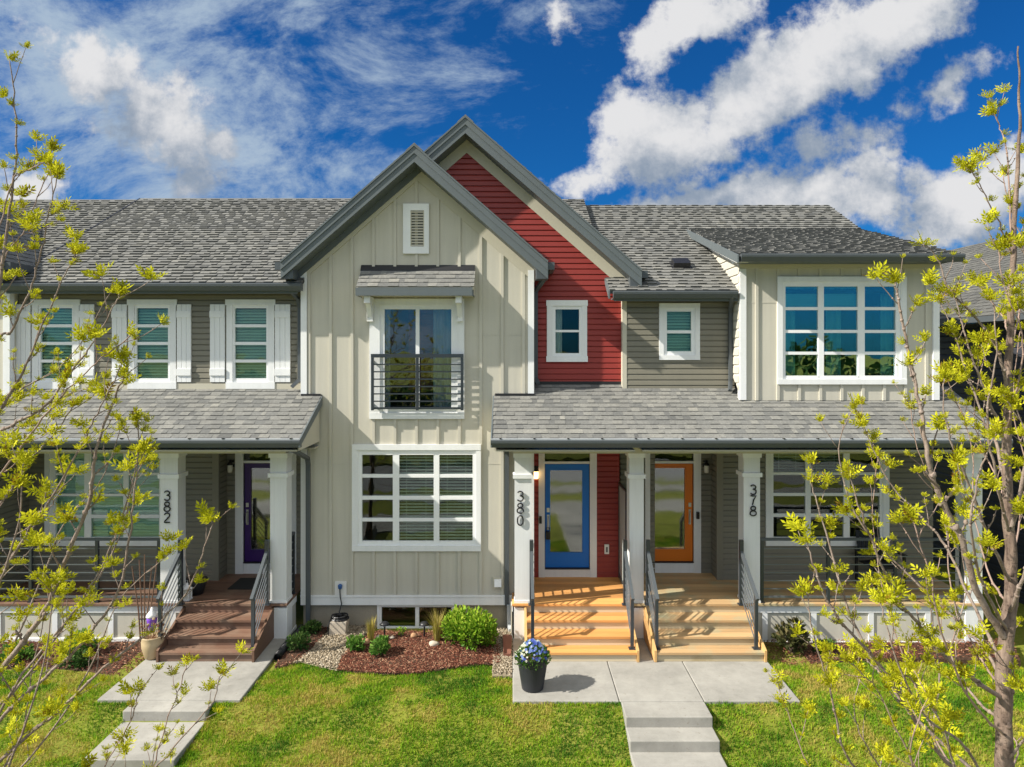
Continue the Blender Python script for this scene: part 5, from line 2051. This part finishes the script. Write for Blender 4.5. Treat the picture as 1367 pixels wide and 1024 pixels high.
def tree(label, base, trunk, limbs, seed, csize, dens):
    """trunk: [(x, y, z, r)]; limbs: [(start on trunk 0..1, [(px, py, depth)], r0, twigs)]"""
    g = random.Random(seed)
    root = thing('street_tree', label, 'tree', base)
    tp = catmull([t[:3] for t in trunk], 8)
    tr = [p[0] for p in catmull([(t[3], 0, 0) for t in trunk], 8)]
    m = MB()
    m.tube([p + Vector((math.sin(i * 1.3) * .004, math.cos(i * 1.7) * .004, 0)) for i, p in enumerate(tp)], [r * (1 + .05 * math.sin(i * 2.1)) for i, r in enumerate(tr)], 12)
    for i in range(6, len(tp) - 2, 3):
        a = g.uniform(0, 6.28)
        m.blob(tp[i] + Vector((math.cos(a), math.sin(a), 0)) * tr[i] * .75, tr[i] * .45, i, amp=.15)
    part(m, 'trunk', M['bark'], root, smooth=True)
    lv = MB()

    def twig(b, p, d, l, r):
        pts = [p]
        for i in range(4):
            d = (d + Vector((g.uniform(-.18, .18), g.uniform(-.18, .18), g.uniform(-.05, .22)))).normalized()
            pts.append(pts[-1] + d * l / 4)
        b.tube(pts, [r, r * .9, r * .8, r * .7, r * .6], 5)
        for q in pts[1:-1]:
            if g.random() < .4:
                b.blob(q + Vector((g.uniform(-1, 1), g.uniform(-1, 1), .3)).normalized() * r, r * 1.6, g.randint(0, 99), amp=.1)
            if g.random() < .26:
                leaf_cluster(lv, q, csize * g.uniform(.3, .65), g, d)
        leaf_cluster(lv, pts[-1], csize * g.choice((.38, .55, .8, 1.0, 1.15)), g, d)

    for (s, path, r0, tw) in limbs:
        P = []
        if s is not None:
            k = min(len(tp) - 1, int(s * (len(tp) - 1)))
            P.append(tuple(tp[k]))
        for (px, py, Y) in path:
            P.append((X(px, Y), Y, Z(py, Y)))
        pts = catmull(P, 6)
        n = len(pts)
        pts = [p + Vector((g.uniform(-1, 1), g.uniform(-1, 1), g.uniform(-1, 1))) * .006 for p in pts]
        rad = [max(.0034, r0 * (1 - .80 * (i / (n - 1)) ** .85)) for i in range(n)]
        b = MB()
        b.tube(pts, rad, 7)
        for i in range(3, n):
            if g.random() < .28:
                b.blob(pts[i], rad[i] * 1.45, i, amp=.12)
        L = 0
        nxt = g.uniform(.10, .22)
        sg = 1
        for i in range(1, n):
            L += (pts[i] - pts[i - 1]).length
            if L > nxt and i > n * .25:
                nxt = L + g.uniform(.065, .17) / tw
                d = (pts[i] - pts[i - 1]).normalized()
                o = d.cross(Vector((0, 1, 0)))
                o = o.normalized() if o.length > 1e-3 else Vector((1, 0, 0))
                sg = -sg
                dd = (d * .75 + o * sg * g.uniform(.4, .9) + Vector((0, g.uniform(-.6, .6), .30))).normalized()
                if g.random() < .70:
                    twig(b, pts[i], dd, g.uniform(.07, .26), max(.003, rad[i] * .5))
                elif g.random() < dens:
                    leaf_cluster(lv, pts[i] + dd * .02, csize * g.uniform(.4, .7), g, dd)
        leaf_cluster(lv, pts[-1], csize, g, (pts[-1] - pts[-2]).normalized())
        if g.random() < .7:
            leaf_cluster(lv, pts[-2], csize * .7, g, (pts[-1] - pts[-2]).normalized())
        part(b, 'limb', M['twig' if r0 < .010 else 'limb_bark'], root, smooth=True)
    part(lv, 'foliage', M['bud_leaf'], root)
    return root


M['bud_leaf'] = leaf_mat('young yellow green leaf', [(0, (.22, .13, .012)), (.22, (.30, .31, .010)), (.65, (.50, .49, .014)), (1, (.68, .64, .035))], .35, .75)


def at(px, py, Y, r):
    return (X(px, Y), Y, Z(py, Y), r)


D = 4.7
rt = [(3.36, D, -.62, .075), at(1338, 1200, D, .062), at(1340, 1000, D, .054), at(1341, 880, D, .049), at(1350, 780, D, .040), at(1344, 640, D, .030), at(1347, 480, D, .024), at(1354, 300, D + .05, .017), at(1361, 170, D + .1, .010), at(1359, 62, D + .12, .005)]
RL = [
    (.37, [(1308, 799, D - .1), (1284, 724, D - .2), (1255, 662, D - .25), (1238, 608, D - .3), (1229, 551, D - .3), (1214, 476, D - .28), (1200, 407, D - .3), (1195, 376, D - .3)], .026, 1.0),
    (.28, [(1267, 882, D - .2), (1230, 838, D - .3), (1197, 795, D - .4), (1155, 700, D - .5), (1135, 633, D - .5)], .017, 1.1),
    (.18, [(1246, 998, D - .3), (1184, 898, D - .5), (1118, 824, D - .6), (1088, 760, D - .65), (1077, 725, D - .65)], .016, 1.1),
    (.19, [(1217, 952, D + .2), (1143, 840, D + .35), (1110, 737, D + .4), (1090, 670, D + .4), (1081, 641, D + .4)], .015, 1.1),
    (.10, [(1200, 1060, D - .2), (1135, 1018, D - .4), (1110, 931, D - .5), (1085, 840, D - .55), (1077, 790, D - .55)], .012, 1.1),
    (.17, [(1250, 998, D + .2), (1255, 906, D + .3), (1248, 850, D + .3), (1242, 807, D + .3)], .012, 1.1),
    (.33, [(1310, 830, D + .2), (1262, 730, D + .4), (1230, 690, D + .45), (1185, 640, D + .5), (1150, 560, D + .5)], .014, 1.1),
    (.31, [(1300, 850, D + .3), (1235, 790, D + .5), (1150, 700, D + .6), (1120, 600, D + .6), (1142, 540, D + .6)], .013, 1.1),
    (.54, [(1342, 595, D - .1), (1323, 540, D - .15), (1304, 495, D - .2), (1284, 430, D - .2), (1273, 392, D - .2)], .014, 1.2),
    (.55, [(1330, 590, D + .2), (1314, 564, D + .25), (1286, 482, D + .3), (1270, 436, D + .3), (1254, 401, D + .3)], .013, 1.2),
    (.64, [(1330, 462, D - .1), (1304, 426, D - .15), (1270, 389, D - .2), (1251, 345, D - .2), (1233, 326, D - .2)], .012, 1.2),
    (.69, [(1340, 425, D + .1), (1320, 400, D + .2), (1301, 373, D + .25)], .008, 1.2),
    (.755, [(1344, 324, D), (1328, 285, D - .1), (1310, 252, D - .15), (1297, 228, D - .15)], .008, 1.5),
    (.765, [(1350, 304, D + .1), (1344, 204, D + .15), (1335, 172, D + .2), (1327, 151, D + .2)], .009, 1.9),
    (.51, [(1366, 640, D - .2), (1378, 520, D - .3), (1376, 420, D - .3), (1366, 330, D - .35)], .016, 1.2),
    (.50, [(1330, 640, D - .3), (1318, 560, D - .4), (1330, 470, D - .5), (1326, 400, D - .5)], .012, 1.3),
    (.45, [(1322, 720, D - .3), (1290, 640, D - .5), (1262, 560, D - .6), (1260, 500, D - .6)], .013, 1.2),
    (.41, [(1370, 760, D - .3), (1390, 680, D - .4), (1380, 600, D - .5), (1352, 540, D - .5)], .014, 1.2),
    (.38, [(1312, 780, D - .5), (1296, 700, D - .8), (1312, 620, D - .9), (1330, 580, D - .9)], .012, 1.2),
    (.25, [(1300, 930, D + .3), (1270, 870, D + .5), (1290, 790, D + .6), (1280, 720, D + .6)], .012, 1.1),
    (.18, [(1290, 1000, D - .6), (1230, 950, D - .9), (1190, 860, D - 1.0), (1175, 800, D - 1.0)], .011, 1.1),
    (.15, [(1280, 1040, D - .4), (1262, 980, D - .6), (1225, 915, D - .7), (1200, 900, D - .7)], .010, 1.3),
    (.16, [(1262, 1010, D + .5), (1215, 900, D + .7), (1180, 790, D + .8), (1165, 690, D + .85), (1172, 610, D + .85)], .009, 1.2),
    (.24, [(1300, 940, D - .8), (1262, 860, D - 1.1), (1240, 760, D - 1.2), (1215, 690, D - 1.2)], .009, 1.2),
    (.30, [(1310, 880, D + .5), (1270, 790, D + .8), (1262, 690, D + .9), (1225, 600, D + .95), (1216, 540, D + .95)], .009, 1.2),
    (.42, [(1322, 770, D + .3), (1300, 680, D + .5), (1296, 590, D + .6), (1262, 500, D + .6)], .009, 1.2),
    (.46, [(1356, 720, D + .3), (1372, 640, D + .4), (1352, 540, D + .5), (1362, 440, D + .5)], .009, 1.3),
    (.52, [(1336, 650, D + .4), (1312, 600, D + .6), (1300, 540, D + .7), (1322, 450, D + .7)], .008, 1.3),
    (.60, [(1352, 540, D - .3), (1366, 460, D - .4), (1340, 380, D - .45), (1332, 330, D - .45)], .008, 1.4),
    (.14, [(1240, 1050, D - .1), (1200, 980, D - .2), (1170, 920, D - .2), (1130, 880, D - .25)], .008, 1.3),
    (.20, [(1360, 1000, D + .5), (1330, 940, D + .8), (1345, 850, D + .9), (1325, 790, D + .9)], .008, 1.3),
    (.68, [(1358, 430, D + .2), (1372, 350, D + .2), (1350, 280, D + .2), (1340, 235, D + .2)], .008, 1.5),
    (.22, [(1380, 960, D - .3), (1352, 900, D - .5), (1310, 850, D - .6)], .010, 1.3),
    (.10, [(1230, 1090, D + .4), (1165, 1010, D + .5), (1140, 950, D + .55), (1150, 900, D + .55)], .010, 1.3),
    (.08, [(1180, 1120, D + .2), (1090, 1040, D + .3), (1052, 950, D + .4), (1038, 910, D + .4)], .009, .9),
    (.12, [(1240, 1060, D - .7), (1215, 1000, D - 1.0), (1240, 930, D - 1.1)], .009, 1.4),
]
tree('budding yellow green street tree with its trunk in view at the right edge', (3.36, D, -.62), rt, RL, 5, .078, .95)

E = 4.6
lt = [(-4.15, E, -.62, .075), (-4.10, E, .6, .068), (-4.06, E, 1.6, .060), (-4.0, E, 2.6, .050), (-3.9, E + .05, 3.6, .040), (-3.82, E + .1, 4.6, .030), (-3.72, E + .1, 5.4, .020)]
LL = [
    (.90, [(-20, 480, E), (3, 353, E), (15, 265, E), (22, 206, E), (20, 133, E), (12, 80, E)], .014, .8),
    (.93, [(-25, 380, E - .1), (0, 300, E - .1), (20, 237, E - .1), (45, 224, E - .1), (59, 215, E - .1), (69, 198, E - .1)], .007, .8),
    (.88, [(-30, 470, E + .2), (6, 347, E + .2), (29, 312, E + .2), (47, 271, E + .2), (69, 221, E + .2)], .008, 1),
    (.80, [(-40, 490, E - .2), (0, 448, E - .25), (15, 442, E - .25), (39, 390, E - .3), (57, 330, E - .3), (63, 290, E - .3), (78, 233, E - .3)], .012, 1),
    (.74, [(-40, 640, E + .2), (0, 548, E + .3), (30, 496, E + .35), (60, 427, E + .4), (88, 366, E + .4), (103, 336, E + .4)], .014, 1.1),
    (.70, [(-30, 600, E - .2), (24, 563, E - .3), (60, 542, E - .35), (103, 487, E - .4), (121, 463, E - .4), (151, 409, E - .45), (160, 392, E - .45)], .012, 1),
    (.70, [(-30, 590, E + .4), (24, 524, E + .5), (67, 499, E + .55), (100, 469, E + .6), (148, 390, E + .6)], .010, 1),
    (.66, [(-20, 660, E - .3), (40, 580, E - .5), (90, 520, E - .6), (136, 478, E - .65), (175, 449, E - .65)], .009, .9),
    (.50, [(-40, 960, E), (0, 896, E), (59, 817, E - .1), (87, 750, E - .15), (118, 671, E - .2), (128, 600, E - .25), (150, 540, E - .25), (166, 500, E - .3)], .024, 1.1),
    (.40, [(-40, 1090, E + .2), (8, 1019, E + .25), (32, 971, E + .3), (43, 896, E + .3), (60, 820, E + .35)], .011, .9),
    (.42, [(-30, 1000, E - .3), (0, 960, E - .4), (51, 912, E - .5), (111, 857, E - .6), (158, 786, E - .7), (174, 707, E - .75), (180, 650, E - .8), (186, 600, E - .8)], .015, 1),
    (.38, [(-40, 1060, E + .1), (0, 1015, E + .1), (79, 948, E + .05), (138, 892, E), (197, 845, E), (250, 790, E - .05), (274, 730, E - .1), (284, 697, E - .1)], .015, .9),
    (.28, [(60, 1180, E + .3), (190, 1060, E + .3), (205, 1023, E + .3), (225, 956, E + .3), (240, 920, E + .3), (249, 888, E + .3)], .009, .9),
    (.28, [(60, 1160, E - .2), (180, 1050, E - .2), (213, 1019, E - .2), (268, 956, E - .25), (285, 935, E - .25), (294, 900, E - .25)], .010, .9),
    (.30, [(20, 1150, E - .4), (120, 1060, E - .5), (142, 1019, E - .5), (174, 963, E - .55), (186, 924, E - .55)], .008, .9),
    (.56, [(-30, 830, E + .3), (0, 766, E + .4), (32, 719, E + .45), (63, 683, E + .5), (80, 655, E + .5), (91, 630, E + .5)], .011, 1.1),
    (.60, [(-40, 740, E - .1), (0, 674, E - .2), (21, 645, E - .2), (46, 607, E - .25), (75, 575, E - .25), (100, 540, E - .25)], .012, 1.1),
    (.54, [(-20, 800, E - .4), (7, 758, E - .5), (46, 695, E - .55), (63, 674, E - .6), (109, 593, E - .65), (134, 543, E - .65), (165, 480, E - .65)], .013, 1.1),
    (.46, [(-20, 930, E + .5), (45, 800, E + .7), (85, 700, E + .8), (135, 640, E + .85), (160, 575, E + .85)], .012, 1.1),
    (.44, [(0, 940, E + .3), (90, 830, E + .5), (150, 740, E + .6), (175, 660, E + .65), (190, 615, E + .65)], .012, 1.1),
    (.36, [(-10, 1060, E + .5), (80, 960, E + .7), (130, 870, E + .75), (160, 800, E + .8), (225, 740, E + .8)], .011, 1),
    (.62, [(-40, 700, E + .5), (-5, 600, E + .6), (40, 560, E + .65), (85, 530, E + .7), (125, 515, E + .7)], .010, 1.1),
    (.34, [(-30, 1090, E - .5), (20, 1000, E - .7), (60, 880, E - .8), (70, 780, E - .85)], .011, 1),
    (.48, [(-40, 880, E - .6), (-5, 790, E - .8), (25, 700, E - .9), (30, 620, E - .9)], .012, 1.1),
    (.40, [(-40, 1010, E - .1), (30, 900, E - .1), (110, 800, E - .1), (160, 700, E - .1), (185, 600, E - .15), (182, 560, E - .15)], .012, 1.1),
]
tree('budding yellow green street tree reaching in from the left edge, trunk out of view', (-4.15, E, -.62), lt, LL, 10, .076, .95)

# far row of trees and houses behind the camera, only met in the window reflections
g = random.Random(3)
mbt = MB()
for i in range(12000):
    x = g.uniform(-45, 45)
    hgt = 3.6 + 2.2 * math.sin(x * .31) + 1.3 * math.sin(x * .83 + 1)
    p = Vector((x, -30 + g.uniform(-2, 2), -.6 + g.random() ** .8 * max(1.5, hgt)))
    d = Vector((g.gauss(0, 1), g.gauss(0, 1), g.gauss(0, 1))).normalized()
    e = d.orthogonal().normalized()
    s_ = g.uniform(.12, .34)
    mbt.face([p - d * s_, p + e * s_, p + d * s_, p - e * s_], g.random())
o = part(mbt, 'treeline', M['dark_leaf'], None)
tag(o, 'far row of green trees across the street', 'trees', kind='stuff')
# ------------------------------------------------------------------ sun, sky, camera
sun_dir = Vector((3.5, 1.0, -2.8)).normalized()       # the way the light travels
ld = bpy.data.lights.new('sun', 'SUN')
ld.energy = 4.8
ld.angle = math.radians(.6)
ld.color = (1.0, .95, .85)
so = bpy.data.objects.new('sun', ld)
C.objects.link(so)
so.rotation_euler = sun_dir.to_track_quat('-Z', 'Y').to_euler()
so.location = (-20, -5, 20)

w = bpy.data.worlds.new('World')
bpy.context.scene.world = w
w.use_nodes = True
nt = w.node_tree
bg = nt.nodes['Background']
sky = N(nt, 'ShaderNodeTexSky', sky_type='NISHITA', sun_disc=False)
el = math.asin(-sun_dir.z)
sky.sun_elevation = el
sky.sun_rotation = math.atan2(-sun_dir.x, -sun_dir.y)
sky.air_density = 1.0
sky.dust_density = .4
sky.ozone_density = 3.0
tc = N(nt, 'ShaderNodeTexCoord')
sep = N(nt, 'ShaderNodeSeparateXYZ', {0: tc.outputs['Generated']})
yy = M2(nt, 'MAXIMUM', M2(nt, 'ABSOLUTE', sep.outputs[1]), .12)
zz = M2(nt, 'MAXIMUM', sep.outputs[2], .0)
u = M2(nt, 'DIVIDE', sep.outputs[0], yy)
v = M2(nt, 'DIVIDE', zz, yy)
uv = N(nt, 'ShaderNodeCombineXYZ', {0: u, 1: v, 2: 0.0}).outputs[0]

BL = [  # centre px, radii px, tilt in degrees, weight: the cumulus banks
    (895, 178, 108, 84, 10, 1.1), (1000, 128, 130, 68, 34, 1.05), (1105, 75, 130, 76, 32, 1.0), (1200, 28, 110, 66, 30, .95),
    (915, 34, 88, 46, 35, .8), (1265, 112, 95, 34, 20, .8), (960, 268, 185, 34, 10, .9), (1120, 262, 170, 62, 4, .95), (1300, 268, 120, 66, 30, 1.0),
    (1085, 212, 75, 38, 30, .75), (135, 95, 66, 62, 20, .9), (205, 165, 170, 62, -33, .68), (298, 184, 34, 26, -25, .85), (40, 250, 52, 44, 0, .95),
    (740, 28, 24, 30, 0, .5), (770, 240, 80, 26, 10, .45), (1180, 175, 50, 24, 40, .35),
]
grp = bpy.data.node_groups.new('cloud_density', 'ShaderNodeTree')
grp.interface.new_socket('Vector', in_out='INPUT', socket_type='NodeSocketVector')
grp.interface.new_socket('Density', in_out='OUTPUT', socket_type='NodeSocketFloat')
gi = grp.nodes.new('NodeGroupInput')
go = grp.nodes.new('NodeGroupOutput')
vec = gi.outputs[0]
wn = N(grp, 'ShaderNodeTexNoise', {'Vector': vec, 'Scale': 7.0, 'Detail': 4.0, 'Roughness': .6})
wv = N(grp, 'ShaderNodeVectorMath', {0: wn.outputs[1], 1: (.5, .5, .5)}, operation='SUBTRACT').outputs[0]
wv = N(grp, 'ShaderNodeVectorMath', {0: wv, 3: .10}, operation='SCALE').outputs[0]
pv = N(grp, 'ShaderNodeVectorMath', {0: vec, 1: wv}, operation='ADD').outputs[0]
acc = None
for (bx, by, rx, ry, an, wt) in BL:
    mp = N(grp, 'ShaderNodeMapping', {'Vector': pv, 'Location': ((bx - CX) / F, (HY - by) / F, 0), 'Rotation': (0, 0, math.radians(an)), 'Scale': (rx / F, ry / F, 1)}, vector_type='TEXTURE')
    ln = N(grp, 'ShaderNodeVectorMath', {0: mp.outputs[0]}, operation='LENGTH').outputs[1]
    s_ = M2(grp, 'MULTIPLY', M2(grp, 'SUBTRACT', 1.15, ln), wt)
    acc = s_ if acc is None else M2(grp, 'SMOOTH_MAX', acc, s_, .15)
acc = M2(grp, 'MAXIMUM', acc, -.9)
fb = N(grp, 'ShaderNodeTexNoise', {'Vector': vec, 'Scale': 9.0, 'Detail': 8.0, 'Roughness': .62}).outputs[0]
fc = N(grp, 'ShaderNodeTexNoise', {'Vector': vec, 'Scale': 27.0, 'Detail': 7.0, 'Roughness': .65}).outputs[0]
den = M2(grp, 'ADD', M2(grp, 'ADD', acc, M2(grp, 'MULTIPLY_ADD', fb, 2.3, -1.2)), M2(grp, 'MULTIPLY_ADD', fc, .9, -.45))
grp.links.new(den, go.inputs[0])


def cloud(vec_):
    n = nt.nodes.new('ShaderNodeGroup')
    n.node_tree = grp
    nt.links.new(vec_, n.inputs[0])
    return n.outputs[0]


d0 = cloud(uv)
d1 = cloud(N(nt, 'ShaderNodeVectorMath', {0: uv, 1: (-.045, .080, 0)}, operation='ADD').outputs[0])
cov = N(nt, 'ShaderNodeMapRange', {0: d0, 1: .0, 2: .52, 3: 0.0, 4: 1.0}, interpolation_type='SMOOTHSTEP').outputs[0]
tex = M2(nt, 'MULTIPLY_ADD', noise(nt, uv, 13.0, 8, .62), 2.4, -1.2)
lit = N(nt, 'ShaderNodeMapRange', {0: M2(nt, 'ADD', M2(nt, 'SUBTRACT', d0, d1), tex), 1: -.70, 2: 1.15, 3: 0.0, 4: 1.0}, interpolation_type='SMOOTHSTEP').outputs[0]
# thin streaked high cloud
st = N(nt, 'ShaderNodeMapping', {'Vector': uv, 'Rotation': (0, 0, math.radians(-14)), 'Scale': (1.6, 2.9, 1)}).outputs[0]
ci = noise(nt, st, 2.4, 10, .69, .3)
ci2 = noise(nt, uv, 1.6, 3, .5)
left = N(nt, 'ShaderNodeMapRange', {0: u, 1: -.1, 2: .35, 3: .07, 4: -.24}, interpolation_type='SMOOTHSTEP').outputs[0]
wis = M2(nt, 'ADD', M2(nt, 'ADD', ci, M2(nt, 'MULTIPLY_ADD', ci2, .5, -.25)), left)
cir = N(nt, 'ShaderNodeMapRange', {0: wis, 1: .475, 2: .74, 3: 0.0, 4: .9}, interpolation_type='SMOOTHSTEP').outputs[0]
blue = mixc(nt, 1.0, sky.outputs[0], (.030, .215, .43), 'MULTIPLY')
c_ci = (2.0, 2.5, 3.05)
ccl = mixc(nt, lit, (1.25, 1.55, 2.0), (3.6, 3.6, 3.65))
col = mixc(nt, cir, blue, c_ci)
col = mixc(nt, cov, col, ccl)
# added fill: unseen bright cloud behind the camera, put in to lighten the shaded fronts
bk = N(nt, 'ShaderNodeMapRange', {0: sep.outputs[1], 1: .30, 2: -.20, 3: 0.0, 4: 1.0}, interpolation_type='SMOOTHSTEP').outputs[0]
hi = N(nt, 'ShaderNodeMapRange', {0: sep.outputs[2], 1: .20, 2: .50, 3: 0.0, 4: 1.0}, interpolation_type='SMOOTHSTEP').outputs[0]
bn_ = N(nt, 'ShaderNodeMapRange', {0: noise(nt, tc.outputs['Generated'], 2.6, 6, .6), 1: .34, 2: .58, 3: .25, 4: 1.0}).outputs[0]
col = mixc(nt, M2(nt, 'MULTIPLY', M2(nt, 'MULTIPLY', bk, hi), bn_), col, (6.3, 6.55, 6.5))
nt.links.new(col, bg.inputs['Color'])
bg.inputs['Strength'].default_value = .12

cam = bpy.data.cameras.new('camera')
cam.sensor_width = 36.0
cam.lens = 36.0 * F / 1367.0
cam.shift_y = (HY - 512.0) / 1367.0
cam.clip_end = 3000
co = bpy.data.objects.new('camera', cam)
C.objects.link(co)
co.location = (0, 0, CZ)
co.rotation_euler = (math.radians(90), 0, 0)
sc = bpy.context.scene
sc.camera = co
sc.view_settings.view_transform = 'Standard'
sc.view_settings.look = 'None'
sc.view_settings.exposure = 0.85
sc.view_settings.gamma = 1.0
sc.cycles.max_bounces = 8
sc.cycles.transparent_max_bounces = 12
